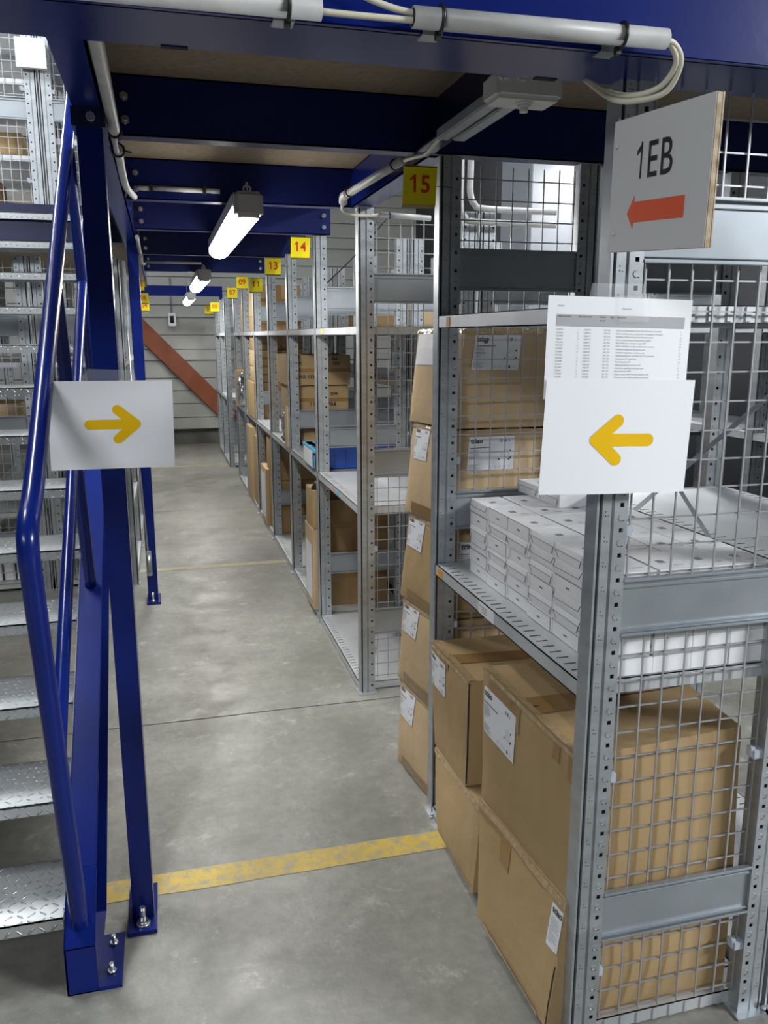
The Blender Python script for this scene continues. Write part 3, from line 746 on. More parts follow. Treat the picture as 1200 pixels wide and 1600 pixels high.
for i in range(4):
    for j in range(6):
        for k in range(6):
            if not (i == 0 or j == 0 or k == 5 or (i == 3)): continue
            if i == 3 and 0 < j < 5 and k < 5: pass
            v = R.choice((0, 0, 1, 1, 2))
            dx = R.uniform(-.004, .004) if i == 0 else R.uniform(-.001, .001)
            if i == 0: dx -= .004
            x = SX+i*WD+dx+(.012 if (i == 0 and j > 3) else 0)*0
            wcarton('small white carton in the %s layer, %s row, %s of the six from the post' % (lay[k], rown[i], col[j]), x+.002, SY+j*WL+R.uniform(-.001, .001), SZ+k*WH, v, R.uniform(-.012, .012), 'small white cartons stacked on the middle shelf')
zt = SZ+6*WH
for n_, (i, y) in enumerate(((1.95, 2.03), (1.95, 2.03+WL), (1.9, 2.03+2*WL-.03), (2.98, 1.98), (2.98, 1.98+WL), (2.95, 1.98+2*WL-.01))):
    nm = ['nearest of the front three', 'middle of the front three', 'farthest of the front three', 'nearest of the back three', 'middle of the back three', 'farthest of the back three'][n_]
    wcarton('small white carton lying loose on top of the block, %s' % nm, SX+i*WD, min(y, 2.335-WL), zt, (1, 1, 0, 0, 0, 0)[n_], R.uniform(-.01, .01), 'small white cartons loose on top of the block') if n_ not in (2, 5) else None

# stickers on shelf edges
def sticker(label, x, y0, y1, z0, z1, m, cat='sticker'):
    mb = MB(); mb.box(x-.0012, x, y0, y1, z0, z1); tag(mb.build('shelf_sticker', m), label, cat)
ORST = mat('sticker_orange', (.6, .27, .02), .5); YST = mat('sticker_yellow', (.7, .6, .05), .5); PK = mat('sticker_pink', (.5, .25, .25), .5); BST = mat('sticker_blue', (.12, .4, .6), .5)
sticker('small orange sticker on the edge of the nearest bay\'s top shelf', RX+.002, 2.24, 2.27, 1.577, 1.603, ORST)
sticker('small yellow and orange sticker on the far end of the nearest middle shelf edge', RX+.002, 2.27, 2.31, .83, .857, ORST)
sticker('small yellow sticker on the top shelf edge of the long row, near post 14', RX-.006, 4.12, 4.15, 1.56, 1.585, YST)
sticker('pink sticker on the middle shelf edge just beyond the first far post', RX-.006, 3.86, 3.9, .808, .833, PK)
sticker('light blue sticker on the middle shelf edge beside the pink one', RX-.006, 3.76, 3.8, .808, .833, BST)
t = thing('shelf_tag', 'white printed tag with a small code grid on the nearest middle shelf edge', 'label', (RX, 1.92, .84))
mb = MB(); mb.box(RX-.0002, RX+.0022, 1.865, 1.97, .829, .859); mb.build('paper', LABEL, t)
mb = MB()
for i in range(3): mb.box(RX-.0008, RX-.0002, 1.91, 1.96-i*.01, .85-i*.007, .852-i*.007)
mb.build('print', GINK, t)

# ------------------------------------------------------------------ cartons and goods in the far bays
def simple(label, x0, x1, y0, y1, z0, z1, m=1, seed=1, tape=True, lab=None, rot=0, txt=None, g=None):
    P = hx(x0, x1, y0, y1, z0, z1)
    if rot:
        c_ = Vector(((x0+x1)/2, (y0+y1)/2, 0)); Rm = Matrix.Rotation(rot, 3, 'Z')
        P = [tuple(Rm @ (Vector(p)-c_)+c_) for p in P]
    q = Carton(label, P, CARD[m], .004, .003, seed, n=5, group=g)
    if tape: q.tape(TAPE, (('F', .42, .58, .0, 1), ('F', 0, 1, .44, .56)), 'brown_tape')
    if lab: q.patch('paper_label', LABEL, *lab)
    if txt:
        pr = Print()
        for (s_, a, b_, sz) in txt: pr.text(s_, a, b_, sz, INK, .001)
        w_ = (x1-x0); h = z1-z0
        pr.lay('print', lambda x, y: q.S('F', x/w_, y/h, .002), q.t)
    return q
S2 = .838+.001; S3 = 1.591; S1 = .037
# bay 1 (3.32-4.3): bottom cartons; bay 2 blue bin
simple('brown carton on the bottom shelf behind the crossbeam of the second bay, lower one', .81, 1.2, 4.45, 4.95, S1, .36, 1, 21, lab=('F', -.0, .02, 0, .9))
simple('upper brown carton with clear film, bottom shelf of the second far bay', .83, 1.2, 4.42, 4.9, .365, .66, 1, 22)
simple('pale carton at the aisle edge with a white sheet, bottom of the second bay', .762, .803, 4.40, 4.66, S1, .5, 2, 23, tape=False, lab=('L', .1, .9, .1, .8))
q = simple('open cardboard box with black plastic lining sticking out above the pale carton', .765, .822, 4.40, 4.62, .505, .72, 0, 24, tape=False)
mb = MB(); mb.tube(smooth_path([(.785, 4.46, .715), (.80, 4.44, .75), (.83, 4.45, .735), (.88, 4.46, .74), (.95, 4.47, .72)], 4), .02, 8); mb.build('black_liner', DARKB, q.t)
# blue crate
def crate(label, x0, x1, y0, y1, z0, z1, m):
    t = thing('plastic_bin', label, 'bin', ((x0+x1)/2, (y0+y1)/2, z0)); mb = MB(); w_ = .004
    mb.box(x0, x1, y0, y0+w_, z0, z1); mb.box(x0, x1, y1-w_, y1, z0, z1); mb.box(x0, x0+w_, y0, y1, z0, z1); mb.box(x1-w_, x1, y0, y1, z0, z1); mb.box(x0, x1, y0, y1, z0, z0+w_)
    mb.build('bin_body', m, t)
    mb = MB(); mb.box(x0-.006, x1+.006, y0-.008, y0+w_, z1-.022, z1); mb.box(x0-.006, x1+.006, y1-w_, y1+.008, z1-.022, z1); mb.box(x0-.008, x0+w_, y0, y1, z1-.022, z1); mb.box(x1-w_, x1+.008, y0, y1, z1-.022, z1); mb.build('rim', m, t, bevel=.002)
    mb = MB(); n = int((x1-x0)/.06)
    for i in range(1, n): mb.box(x0+(x1-x0)*i/n-.003, x0+(x1-x0)*i/n+.003, y0-.006, y0, z0+.005, z1-.022)
    mb.build('rib', m, t); return t
crate('dark blue plastic bin on the middle shelf beyond post 14', .83, 1.26, 4.38, 4.62, S2, .965, BIN)
t = crate('light blue plastic bin with a white front label beside the dark blue bin', .775, .822, 4.36, 4.72, S2, .955, BIN2)
mb = MB(); mb.box(.768, .7665, 4.4, 4.68, S2+.01, .94); mb.build('front_label', LABEL, t)
TX = [('OV.', .04, .17, .03), ('N.W.', .04, .13, .025), ('L.W.', .04, .09, .025), ('MEAS: 1332CM', .04, .045, .03), ('312', .29, .19, .024), ('8x6', .29, .16, .024), ('1332', .29, .13, .024)]
simple('big brown carton with black stencilled text, upper one in the third bay', .78, 1.19, 5.33, 5.85, 1.24, 1.43, 0, 31, txt=TX)
simple('brown carton with black stencilled text lying under the big one in the third bay', .80, 1.18, 5.35, 5.8, 1.055, 1.236, 0, 32, txt=[('114992704', .12, .05, .035), ('OVR', .26, .12, .025)])
simple('brown carton at the bottom of the pile on the middle shelf of the third bay', .88, 1.2, 5.35, 5.8, S2, 1.05, 0, 33, txt=[('E/A', .2, .17, .03)])
# bay 3-4
simple('brown carton standing on the bottom shelf of the fourth far bay', .80, 1.2, 6.3, 6.75, S1, .45, 1, 41)
simple('dark brown carton on top of the one on the bottom shelf, fourth bay', .80, 1.2, 6.3, 6.75, .455, .8, 1, 42, tape=False)
simple('pale carton with white sheet at the aisle edge, bottom of the fourth bay', .77, .84, 6.6, 6.95, S1, .5, 2, 43, tape=False, lab=('L', .1, .9, .1, .9))
simple('narrow pale carton at the aisle edge on the middle shelf, right of the foil bag', .772, .80, 5.34, 5.46, S2, 1.1, 2, 44, tape=False)
t = thing('foil_bag', 'crumpled silver foil bag on the middle shelf of the third bay', 'bag', (.83, 5.62, S2))
mb = MB(); bmesh.ops.create_icosphere(mb.bm, subdivisions=4, radius=1)
for v in mb.bm.verts:
    d = 1+.25*noise.noise(v.co*2.5); v.co = Vector((.815+v.co.x*.035*d, 5.66+v.co.y*.085*d, S2+.125+v.co.z*.13*d))
mb.build('bag_body', FOIL, t, smooth=False)
mb = MB(); mb.box(.79, .87, 5.55, 5.8, S2, S2+.035); tag(mb.build('black_tray', DARKB, bevel=.012), 'small black tray under the silver foil bag on the middle shelf', 'tray')
t = thing('foil_bag', 'second silver foil bag hanging over the shelf edge in the fifth bay', 'bag', (.78, 7.9, S2))
mb = MB(); bmesh.ops.create_icosphere(mb.bm, subdivisions=4, radius=1)
for v in mb.bm.verts:
    d = 1+.25*noise.noise(v.co*2.2+Vector((4, 0, 0))); v.co = Vector((.785+v.co.x*.05*d, 8.6+v.co.y*.1*d, S2+.17+v.co.z*.17*d))
mb.build('bag_body', FOIL, t, smooth=False)
k = 50
for lbl, x0, x1, y0, y1, z0, z1, m in (
    ('large flat brown carton on the middle shelf of the fifth bay', .77, 1.2, 7.3, 7.9, S2, 1.15, 0),
    ('brown carton marked with letters above the flat one, lower', .79, 1.2, 7.32, 7.8, 1.155, 1.29, 0),
    ('brown carton marked with letters above the flat one, upper', .79, 1.2, 7.32, 7.8, 1.295, 1.43, 0),
    ('dark brown carton tucked just under the top shelf of the fifth bay', .80, 1.2, 7.34, 7.8, 1.435, 1.55, 1),
    ('brown carton on the top shelf of the fifth bay', .80, 1.2, 7.34, 7.8, S3, 1.72, 1),
    ('brown carton high on the top shelf of the fifth bay, on another', .80, 1.2, 7.34, 7.8, 1.725, 1.98, 0),
    ('pale carton on the middle shelf of the sixth bay at the aisle edge', .76, 1.1, 8.75, 9.1, S2, 1.2, 2),
    ('tall pale carton standing on the bottom shelf of the fifth bay', .77, 1.15, 7.75, 8.1, S1, .72, 2),
    ('brown carton standing beside the tall pale one, bottom of the fifth bay', .79, 1.15, 7.35, 7.68, S1, .66, 0),
    ('pale narrow carton upright on the top shelf of the sixth bay', .79, .86, 8.3, 8.6, S3, 1.86, 2)):
    k += 1; simple(lbl, x0, x1, y0, y1, z0, z1, m, k, tape=(m != 2), txt=[('ciao', .22, .04, .07)] if 'letters' in lbl else None)
# goods in the other racks
k = 80
for lbl, x0, x1, y0, y1, z0, z1, m in (
    ('brown carton on the platform shelving at the upper left', -1.05, -.7, 5.4, 5.7, 2.23+.321, 2.23+.45, 0),
    ('brown carton low on the platform shelving at the upper left', -1.05, -.85, 5.4, 5.7, 2.23+.051, 2.23+.2, 1),
    ('pale carton seen behind the stair treads on the left shelving', -1.15, -.85, 5.45, 5.8, .951, 1.15, 2),
    ('brown carton on the next aisle shelving behind the nearest bay', 2.72, 3.1, 4.5, 4.9, 1.602, 1.8, 0),
    ('brown carton standing high beyond post 14 in the back row', 1.33, 1.6, 5.6, 6.0, 1.592, 1.72, 1),
    ('tan carton on the top shelf of the back row beyond the first far post', 1.35, 1.62, 4.45, 4.8, 1.592, 1.74, 2)):
    k += 1; simple(lbl, x0, x1, y0, y1, z0, z1, m, k, tape=False)
for i in range(5):
    x = -1.17+i*.075
    mb = MB(); mb.box(x, x+.06, 5.42, 5.7, .051, .34+.03*(i % 2)); tag(mb.build('white_carton', WCARD, bevel=.003), 'upright white carton low on the shelving behind the stairs, %s from the left' % ['first', 'second', 'third', 'fourth', 'fifth'][i], 'box', 'white cartons behind the stairs')
t = thing('monitor', 'black flat screen standing on the back shelving behind the first far post', 'monitor', (1.35, 5.0, 1.3))
mb = MB(); mb.box(1.36, 1.62, 4.6, 4.63, 1.31, 1.56); mb.build('screen', DARKB, t, bevel=.006)
mb = MB(); mb.box(1.45, 1.53, 4.58, 4.66, 1.301, 1.31); mb.build('stand', GALV, t)
# white sheet packs at platform
mb = MB(); mb.box(-.675, -.52, 5.24, 5.27, 2.985, 3.135); tag(mb.build('notice_board', PAPER), 'blank white panel fixed high on the platform shelving posts', 'sign')

# ------------------------------------------------------------------ number signs
def number_sign(num, label, x0, y, z1, s=.098, point=False, dx=-.004):
    t = thing('number_sign', label, 'sign', (x0+s/2, y, z1-s), 'yellow bay number signs')
    mb = MB(); zb = z1-s*1.02
    mb.hexa([(x0+dx, y, zb), (x0+s+dx, y, zb), (x0+s+dx, y+.002, zb), (x0+dx, y+.002, zb), (x0, y, z1), (x0+s, y, z1), (x0+s, y+.002, z1), (x0, y+.002, z1)])
    mb.build('front_panel', YEL, t)
    mb = MB()
    mb.hexa([(x0+dx, y+.001, zb), (x0+s+dx, y+.001, zb), (x0+s, y+.022, zb-.008), (x0, y+.022, zb-.008), (x0+dx, y, zb+.002), (x0+s+dx, y, zb+.002), (x0+s, y+.024, zb-.006), (x0, y+.024, zb-.006)])
    mb.box(x0, x0+s, y, y+.012, z1-.002, z1+.002)
    mb.build('folded_edge', mat('sign_edge', (.2, .14, .02), .5) if 'sign_edge' not in bpy.data.materials else bpy.data.materials['sign_edge'], t)
    mb = MB(); mb.bar((x0+s, y+.004, z1-.05), (x0+s+.05, y+.015, z1-.048), .002, .002); mb.build('tie', TIE, t)
    pr = Print(); pr.text(num, 0, 0, s*.66, REDI, .0012, .95, 'CENTER'); pr.lay('number', lambda a, b_: (x0+s*.5+a+dx*.5, y-.0008, z1-s*.7+b_), t)
number_sign('15', 'yellow sign with red 15 on the far post of the nearest bay', .668, 2.3, 2.005, .096)
number_sign('14', 'yellow sign with red 14 and glare, hung from a far row post', .657, 4.27, 2.033, .096)
number_sign('13', 'yellow sign with red 13 to the left of the 14 sign', .648, 5.24, 2.017, .094)
number_sign('11', 'yellow sign with red 11 on the long right-hand row', .65, 6.22, 1.962, .094)
number_sign('09', 'yellow sign with red 09 and white glare, left of the 11 sign', .645, 7.2, 2.038, .094)
number_sign('07', 'small yellow sign with red 07 near the far blue beam', .645, 8.2, 2.003, .094)
number_sign('05', 'tiny yellow sign with red 05 on the last right-hand rack', .64, 10.9, 1.97, .11)
number_sign('03', 'tiny yellow sign with red 03, the farthest on the right', .615, 11.8, 1.96, .11)
number_sign('10', 'yellow sign seen almost edge-on beside the far blue column, topmost', -.2, 8.2, 2.06, .09)
number_sign('06', 'yellow sign with red 06 beside the far blue column, middle', -.19, 9.2, 1.99, .1)
number_sign('04', 'yellow sign beside the far blue column, lowest', -.205, 10.18, 1.95, .11)
number_sign('09', 'yellow sign with red 09 seen between the stair treads at the far left', -1.5, 8.3, 2.05, .1)
number_sign('07', 'yellow sign cut by the left edge of the picture between the treads', -1.66, 8.3, 2.06, .1)

# ------------------------------------------------------------------ paper signs and board
def arrow(pr, cx, cy, L_, s, th, m, sgn=1):
    """rounded arrow pointing +x (sgn=1) or -x, pieces that meet without overlapping"""
    r = th/2; tip = (cx+L_/2-r*1.1, cy); k = .84; dl = math.hypot(1, k); ux, uy = -1/dl, k/dl      # upper arm direction
    e = (tip[0]-s, cy+s*k)
    def P(pts):
        if sgn < 0: pts = [(2*cx-p[0], p[1]) for p in reversed(pts)]
        pr.poly(pts, m)
    nx, ny = uy, -ux                       # outward normal (right/up side)
    xi = tip[0]-r*1.35                     # inner notch
    au = math.atan2(ny, nx)
    top = [(e[0]+r*math.cos(au+math.pi*i/8), e[1]+r*math.sin(au+math.pi*i/8)) for i in range(9)]
    arc = [(tip[0]+r*math.cos(a), cy+r*math.sin(a)) for a in [au*i/4 for i in range(5)]]
    inner_x = tip[0]-r/abs(math.sin(math.pi-math.atan2(uy, ux)))   # where inner edge meets the axis
    sh = (cx-L_/2+r, cy)
    # where the inner edge of the arm meets the shaft's top edge (y = cy+r)
    q0 = (tip[0]-nx*r, cy-ny*r); t_ = (cy+r-q0[1])/uy; jx = q0[0]+ux*t_
    upper = arc + top + [(jx, cy+r), (jx, cy)]
    P(upper); P([(p[0], 2*cy-p[1]) for p in reversed(upper)])
    cap = [(sh[0]+r*math.cos(math.pi/2+math.pi*i/8), cy+r*math.sin(math.pi/2+math.pi*i/8)) for i in range(9)]
    P(cap+[(jx, cy-r), (jx, cy+r)])
def sheet(name, corner, ex, ez, w_, h, parent, m=PAPER, curl=0, n=10, cc=0):
    """corner = lower left; ex, ez unit vectors"""
    ex, ez = Vector(ex).normalized(), Vector(ez).normalized(); nn = ex.cross(ez)
    def fn(x, y, off=0):
        k = curl*math.sin(math.pi*min(1, max(0, x/w_)))+cc*(x/w_-.5)**2
        return Vector(corner)+ex*x+ez*y+nn*(k*(1-.4*y/h)+off)
    n = 24; mb = MB()
    V = [[mb.bm.verts.new(fn(w_*i/n, h*j/n)) for j in range(n+1)] for i in range(n+1)]
    for i in range(n):
        for j in range(n): mb.bm.faces.new((V[i][j], V[i+1][j], V[i+1][j+1], V[i][j+1]))
    me_o = mb.build(name, m, parent)
    sd = me_o.modifiers.new('thick', 'SOLIDIFY'); sd.thickness = .0004
    return me_o, fn
# left sign: A4 landscape, arrow right, on the near blue column
ls = thing('arrow_notice', 'white sheet with a yellow arrow pointing right, taped to the near blue column', 'sign', (-.12, 2.045, 1.35))
ex = Vector((.276, 0, -.0005)); ez = Vector((-.004, .0, .207))
o, fn = sheet('paper', (-.262, 2.045, 1.242), ex, (.018, 0, 1), .2815, .2065, ls)
pr = Print(); arrow(pr, .143, .105, .128, .041, .0225, ARROW); pr.lay('printed_arrow', lambda a, b_: fn(a, b_, .0012), ls)
mb = MB(); mb.face([(-.175, 2.046, 1.425), (-.065, 2.046, 1.425), (-.058, 2.046, 1.45), (-.062, 2.046, 1.472), (-.165, 2.046, 1.476), (-.178, 2.046, 1.46)]); mb.build('sticky_tape', TAPECL, ls)
# right notices
FY_ = 1.352
rs = thing('stock_list_notice', 'white sheet with a printed table taped to the nearest rack post', 'notice', (.8, FY_, 1.55))
o, fn = sheet('paper', (.655, FY_+.006, 1.44), (.296, 0, -.006), (.012, 0, 1), .288, .18, rs, curl=.01)
pr = Print(); W_, H_ = .288, .18; LX = lambda f: f*W_
pr.text('Article', LX(.065), H_*.9, .0042, GINK); pr.text('Mouvement', LX(.49), H_*.885, .0042, GINK)
pr.rect(LX(.06), LX(.95), H_*.715, H_*.825, GBAND, 14)
for s_, x in (('Référence article', .065), ('Date d\'expiration', .2), ('Numéro', .34), ('Type', .41), ('Désignation', .46)): pr.text(s_, LX(x), H_*.8, .0036, INK, .0001)
pr.text('de LOT', LX(.34), H_*.765, .0036, INK, .0001)
rows = ['Driver non dimmable pour spot TLS, alimentation encastrable', 'Driver de fixation pour encastrement rectangulaire ou encastré', 'Détecteur HF pour luminaire étanche, bande plate', 'Driver de fixation pour encastrement circulaire', 'Borne IP65 pour connecteur rapide IP67', 'Driver de fixation sur tige ou plafond pour luminaire', 'Collerette magnétique carrée pour spot', 'Collerette magnétique ronde pour spot', 'Télécommande pour contrôleur HF 12V et gradateur', 'Connecteur 2P Parallel blanc', 'Boite de jonction 2P', 'Télécommande pour détecteur HF', 'Collerette magnétique vitrée pour spot', 'Boite de jonction IP67', 'Driver compact 20W Push dim, detecteur 24V', 'Protection pour luminaire étanche avec capteur', 'Connecteur en I IP68 2P+T rapide', 'Connecteur en T IP68 2P+T rapide', 'Connecteur rapide étanche 2P']
for i, r_ in enumerate(rows):
    y = H_*(.675-.0305*i)
    pr.text('TL%05d' % (23010+i*37), LX(.06), y, .0036, GINK); pr.text(str(1+i % 4), LX(.2), y, .0036, GINK)
    pr.text('Y26%04d' % (103+i*7), LX(.24), y, .0036, GINK); pr.text('201 TLS', LX(.375), y, .0036, GINK); pr.text(r_, LX(.46), y, .0037, GINK)
    pr.text(str((i*7+3) % 40+1), LX(.925), y, .0036, GINK)
pr.lay('printed_table', lambda a, b_: fn(a, b_, .0011), rs)
mb = MB()
for x0, x1, z0, z1 in ((.735, .86, 1.565, 1.642),): mb.face([(x0+.01, FY_+.0125, z0), (x1-.01, FY_+.0125, z0), (x1, FY_+.0125, z0+.03), (x1-.01, FY_+.014, z1), (x0+.01, FY_+.014, z1), (x0, FY_+.0125, z0+.03)])
mb.face([(.79, FY_-.007, 1.575), (.85, FY_-.007, 1.575), (.85, FY_-.004, 1.62), (.79, FY_-.004, 1.62)])
mb.build('sticky_tape', TAPECL, rs)
ra = thing('arrow_notice', 'white sheet with a yellow arrow pointing left, taped under the printed table', 'sign', (.8, FY_, 1.37))
o, fn2 = sheet('paper', (.65, FY_, 1.268), (.305, 0, -.008), (.035, 0, 1), .302, .21, ra, curl=.008)
pr = Print(); arrow(pr, .156, .1, .132, .042, .0235, ARROW, -1); pr.lay('printed_arrow', lambda a, b_: fn2(a, b_, .0012), ra)
# 1EB board
bd = thing('direction_board', 'white board with 1EB and a red arrow pointing left on the nearest post', 'sign', (.8, 1.34, 1.8))
bp0 = Vector((.763, 1.352, 1.693)); bex = Vector((.012, -.255, -.016)); bw = bex.length
ezb = Vector((.0, -.004, .21))
nb = bex.normalized().cross(ezb.normalized())
mb = MB()
for k in range(4):
    o_ = nb*(-.0022-.003*k); c_ = bp0+o_; j = .0015*((k*7) % 3)
    a_, b2 = c_, c_+bex*(1-j)
    P = [a_, b2, b2+nb*-.0022, a_+nb*-.0022]; P += [p+ezb*(1-j) for p in P]; mb.hexa([tuple(p) for p in P])
mb.build('backing_board', mottle(mat('board_core', (.45, .36, .24), .8), (.36, .27, .17), (.55, .47, .34), 60, 3), bd)
o, fb = sheet('laminated_sheet', tuple(bp0), tuple(bex), tuple(ezb), bw, .21, bd, m=mat('laminate', (.6, .6, .6), .25), curl=.002)
pr = Print(); pr.text('1EB', .066, .112, .078, INK, .0003, .8)
pr.poly([(.055, .06), (.075, .088), (.075, .077), (.205, .077), (.205, .045), (.075, .045), (.075, .034)], ORED)
pr.lay('printed_sign', lambda a, b_: fb(a, b_, .0012), bd)
mb = MB(); 
for x, z in ((.015, .17), (.02, .03)): p = fb(x, z, .001); mb.tube([tuple(p), tuple(p+nb*.003)], .003, 8)
mb.build('tie', PLAST, bd)

# ------------------------------------------------------------------ lamps
def lamp(label, x, y0, y1, z, gr='tube lamps along the aisle'):
    t = thing('tube_lamp', label, 'lamp', (x, y0, z), gr)
    w_ = .052; n = 10
    def ring(y, k): return [(x+w_*k*math.cos(a), y, z-.012+.045*k*math.sin(a)) for a in [math.pi+math.pi*i/n for i in range(n+1)]]
    mb = MB(); ys = [(y0+.05, .72), (y0+.062, .98), (y0+.1, 1), (y1-.1, 1), (y1-.062, .98), (y1-.05, .72)]
    rs_ = [[mb.bm.verts.new(p) for p in ring(y, k)] for y, k in ys]
    for A_, B_ in zip(rs_, rs_[1:]):
        for i in range(n): f = mb.bm.faces.new((A_[i], A_[i+1], B_[i+1], B_[i])); f.smooth = True
    mb.bm.faces.new(rs_[0]); mb.bm.faces.new(rs_[-1])
    mb.build('diffuser', TUBE, t)
    mb = MB(); mb.box(x-w_, x+w_, y0+.05, y1-.05, z-.012, z+.04); mb.build('housing', CAP, t, bevel=.006)
    for a, b_ in ((y0, y0+.06), (y1-.06, y1)):
        mb = MB(); mb.box(x-w_*.93, x+w_*.93, a, b_, z-.045, z+.038); mb.build('end_cap', CAP, t, bevel=.012)
    for y in (y0+.06, y1-.2):
        mb = MB(); mb.tube([(x, y, z+.04), (x, y, z+.075)], .004, 6); mb.tube([(x+.012*math.cos(a), y, z+.052+.012*math.sin(a)) for a in [i*math.pi/6 for i in range(13)]], .003, 6, caps=False); mb.build('hook', BOLT, t)
    if y1 > 9 or x > 1:
        for y in (y0+.2, y1-.2):
            mb = MB(); mb.tube([(x, y, z+.035), (x, y, 5.41)], .003, 6); mb.build('suspension_wire', GALV, t)
    area('lamp_tube', (x, (y0+y1)/2, z-.06), (.08, y1-y0-.15), 13, color=(1, .98, .93)).parent = None
    return t
lamp('nearest lit tube lamp hanging under the deck over the aisle', .315, 2.95, 4.5, 1.99)
lamp('second lit tube lamp down the aisle', .335, 6.3, 7.85, 1.985)
lamp('farthest lit tube lamp, close to the wall end of the aisle', .36, 9.6, 11.15, 1.985)
lamp('lit tube lamp over the next aisle beyond the shelving', 2.25, 3.6, 5.1, 2.5)

# ------------------------------------------------------------------ conduits, cables, boxes
mb = MB()
def pipe(name, pts, r, parent, m=PIPE, n=16, sm=True, hollow=False):
    mb = MB(); mb.tube(smooth_path(pts, 5) if sm and len(pts) > 2 else pts, r, n, m); return mb.build(name, m, parent)
ct = thing('conduit', 'thick grey plastic conduit strapped along the front blue beam, right length', 'conduit', (.5, 1.2, 1.98))
yc = 1.215
pipe('pipe', [(.365, yc, 1.985), (.765, yc, 1.99)], .0145, ct, n=24)
mb = MB(); mb.tube([(.364, yc, 1.985), (.3651, yc, 1.985)], .0115, 16); mb.build('pipe_mouth', BLACK, ct)
def strap(x, z, parent):
    mb = MB(); mb.tube([(x+.0, yc+.0172*math.cos(a), z+.0172*math.sin(a)) for a in [i*math.pi/8 for i in range(17)]], .0028, 6, caps=False)
    mb.box(x-.004, x+.004, yc+.005, yc+.014, z-.024, z-.013); mb.build('cable_tie', TIE, parent)
    mb = MB(); mb.box(x-.016, x+.014, 1.244, 1.275, 1.9775-.003, 1.9775); mb.box(x-.016, x+.014, 1.2435, 1.2465, 1.9745, 1.998); mb.box(x-.012, x+.01, 1.225, 1.246, 1.9955, 1.998)
    mb.box(x-.004, x-.001, 1.24, 1.244, 1.985, 1.99); mb.build('beam_clip', GALV, parent, bevel=.001)
strap(.405, 1.986, ct); strap(.69, 1.989, ct)
cl_ = thing('conduit', 'thick grey plastic conduit strapped along the front blue beam, left length', 'conduit', (0, 1.2, 1.98))
pipe('pipe', [(-.9, yc, 1.975), (.235, yc, 1.983)], .0145, cl_, n=24); strap(.19, 1.983, cl_)
t = thing('cable', 'cream cables bridging between the two grey conduits on the front beam', 'cable', (.3, 1.2, 1.99))
pipe('cable_run', [(.2, yc, 1.981), (.27, yc-.003, 1.979), (.38, yc, 1.981)], .0045, t, CABLE, 10)
pipe('cable_run', [(.18, yc-.01, 2.06), (.27, yc-.006, 2.012), (.33, yc, 1.995), (.38, yc, 1.989)], .0045, t, CABLE, 10)
t = thing('cable', 'cream cable pair looping out of the right end of the front conduit', 'cable', (.78, 1.24, 1.95))
for d in (0, .0085):
    pipe('cable_run', [(.755, yc, 1.99), (.778+d, yc+.01, 1.988), (.798+d, yc+.02, 1.966), (.792+d, yc+.045, 1.94-d), (.765, yc+.07, 1.93-d), (.735, yc+.1, 1.938-d), (.70, yc+.13, 1.965)], .0046, t, CABLE, 10)
# left pipe run under the deck
lp = thing('conduit', 'grey conduit run strapped under the left side beam of the deck', 'conduit', (-.08, 1.6, 2.05))
pipe('pipe', [(-.078, 1.42, 2.045), (-.078, 1.9, 2.04), (-.078, 2.2, 2.03)], .0135, lp)
pipe('pipe', [(-.078, 2.36, 2.02), (-.078, 2.8, 2.01), (-.07, 3.1, 2.03), (-.062, 3.32, 2.05)], .011, lp)
pipe('cable_run', [(-.078, 2.18, 2.03), (-.08, 2.3, 2.01), (-.078, 2.4, 2.02)], .006, lp, CAP)
mb = MB()
for y, z in ((2.21, 2.03), (2.38, 2.02), (3.25, 2.042)): mb.tube([(-.078+.016*math.cos(a), y, z+.016*math.sin(a)) for a in [i*math.pi/6 for i in range(13)]], .003, 6, caps=False)
mb.bar((-.1, 2.4, 2.03), (-.045, 2.4, 2.02), .004, .004); mb.build('cable_tie', TIE, lp)
t = thing('conduit', 'short white conduit pieces fixed to the face of the second dark joist', 'conduit', (.1, 3.36, 2.09))
for a, b_ in ((-.05, -.005), (.003, .19), (.197, .25)): pipe('pipe', [(a, 3.362, 2.088), (b_, 3.362, 2.087)], .009, t, sm=False)
mb = MB()
for x in (-.001, .193): mb.box(x-.005, x+.005, 3.348, 3.374, 2.075, 2.1)
mb.build('cable_tie', TIE, t)
t = thing('conduit', 'farther pale conduit along the left side beam, ending at the fourth joist', 'conduit', (-.08, 5, 2))
pipe('pipe', [(-.08, 4.35, 2.02), (-.08, 4.8, 2.0), (-.08, 5.05, 2.01)], .01, t); pipe('pipe', [(-.08, 5.1, 2.0), (-.08, 5.35, 1.98), (-.065, 5.52, 1.99)], .009, t)
pipe('pipe', [(-.06, 5.53, 2.0), (.28, 5.53, 2.0)], .007, t, sm=False)
# right conduit
rp = thing('conduit', 'pale conduit slung under the right side beam beyond the 15 sign', 'conduit', (.7, 2.8, 2.05))
pipe('pipe', [(.728, 2.5, 2.062), (.682, 3.1, 2.052)], .0135, rp, sm=False)
pipe('elbow', [(.683, 3.08, 2.053), (.679, 3.13, 2.05), (.684, 3.16, 2.035)], .0155, rp)
pipe('pipe', [(.86, 3.3, 2.017), (1.07, 3.3, 2.01)], .0105, rp, sm=False)
mb = MB()
for p in ((.722, 2.58, 2.061), (.684, 3.04, 2.053)): mb.tube([(p[0]+.016*math.cos(a), p[1], p[2]+.016*math.sin(a)) for a in [i*math.pi/6 for i in range(13)]], .0028, 6, caps=False)
mb.tube([(.9, 3.3+.013*math.cos(a), 2.016+.013*math.sin(a)) for a in [i*math.pi/6 for i in range(13)]], .0028, 6, caps=False)
mb.build('cable_tie', TIE, rp)
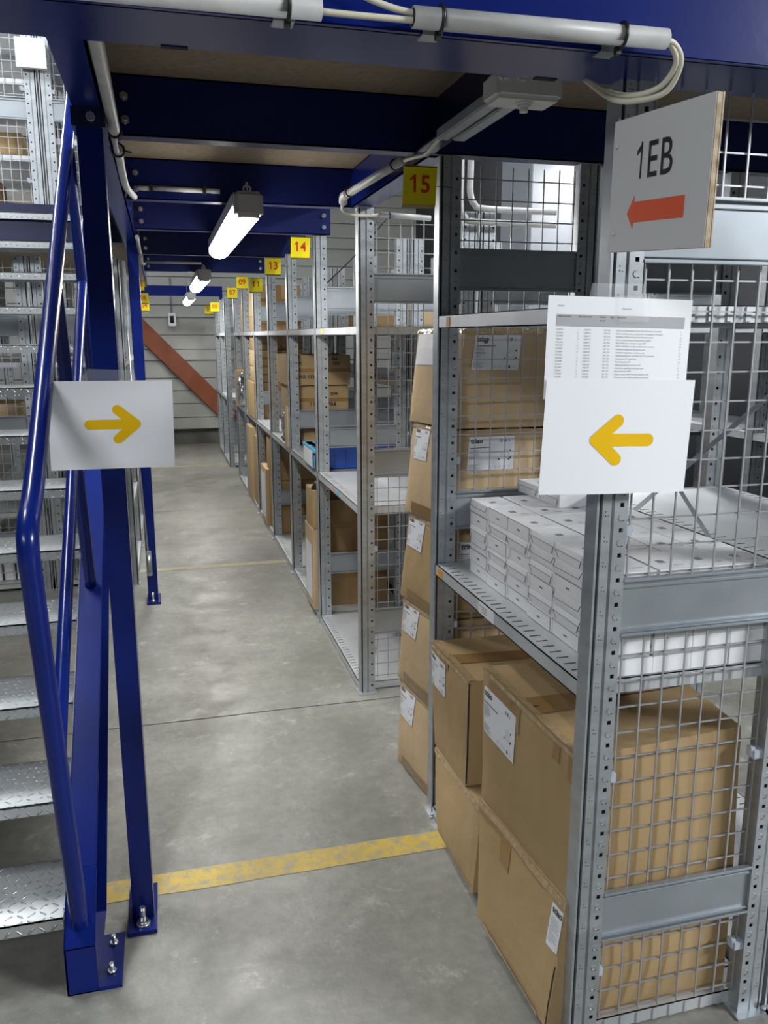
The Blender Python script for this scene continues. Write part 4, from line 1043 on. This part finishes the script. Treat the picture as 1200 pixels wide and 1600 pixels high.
t = thing('cable', 'grey cable drooping from the lamp housing to the slung conduit by the 15 sign', 'cable', (.72, 2.3, 2.04))
pipe('cable_run', [(.7, 2.04, 2.045), (.702, 2.12, 2.03), (.712, 2.24, 2.025), (.722, 2.36, 2.042), (.728, 2.52, 2.062)], .006, t, CABLE, 10)
t = thing('cable', 'pale cable hanging from the elbow of the slung conduit to the level conduit', 'cable', (.75, 3.2, 2.0))
pipe('cable_run', [(.683, 3.15, 2.04), (.69, 3.2, 2.015), (.74, 3.26, 2.008), (.82, 3.3, 2.012), (.87, 3.3, 2.017)], .006, t, CABLE, 10)
# unlit lamp housing / channel with junction box
t = thing('cable_channel', 'unlit twin grey steel channel under the deck behind the white junction box', 'channel', (.72, 1.9, 2.03))
mb = MB(); mb.box(.68, .712, 1.62, 2.06, 2.02, 2.045); mb.box(.722, .755, 1.62, 2.06, 2.02, 2.045); mb.build('profile', GALV, t, bevel=.003)
mb = MB(); mb.box(.712, .722, 1.625, 2.055, 2.03, 2.045); mb.build('gap', BLACK, t)
t = thing('junction_box', 'dusty white junction box with cable glands under the deck', 'junction box', (.71, 1.58, 1.99))
mb = MB(); mb.box(.628, .762, 1.545, 1.625, 1.985, 2.035); o = mb.build('box_body', PLAST, t, bevel=.008)
mb = MB()
for r_, z0_, z1_ in ((.018, 1.981, 1.986), (.013, 1.976, 1.982), (.008, 1.968, 1.977)): mb.tube([(.695, 1.575, z1_), (.695, 1.575, z0_)], r_, 20)
mb.build('gland', PLAST, t)
mb = MB()
for x in (.636, .646, .672, .68): mb.tube([(x, 1.542, 2.02), (x, 1.55, 2.02)], .006, 10)
mb.build('gland', PLAST, t)

t = thing('conduit', 'pale twin conduits turning a corner, seen through the mesh right of the 15 sign', 'conduit', (1.2, 3.28, 2.1))
for x, zc in ((1.185, 2.0), (1.225, 2.05)):
    pipe('pipe', [(x, 3.27, 2.45), (x, 3.27, 2.2), (x, 3.27, zc+.06), (x+.02, 3.27, zc+.015), (x+.07, 3.27, zc), (1.6, 3.27, zc-.002)], .0125, t)
t = thing('cable', 'thin black cable crossing behind the 14 sign between rack posts', 'cable', (1.1, 5, 2))
pipe('cable_run', [(.98, 5.0, 1.86), (1.15, 5.0, 2.02), (1.36, 5.0, 2.25)], .004, t, TIE, 8)
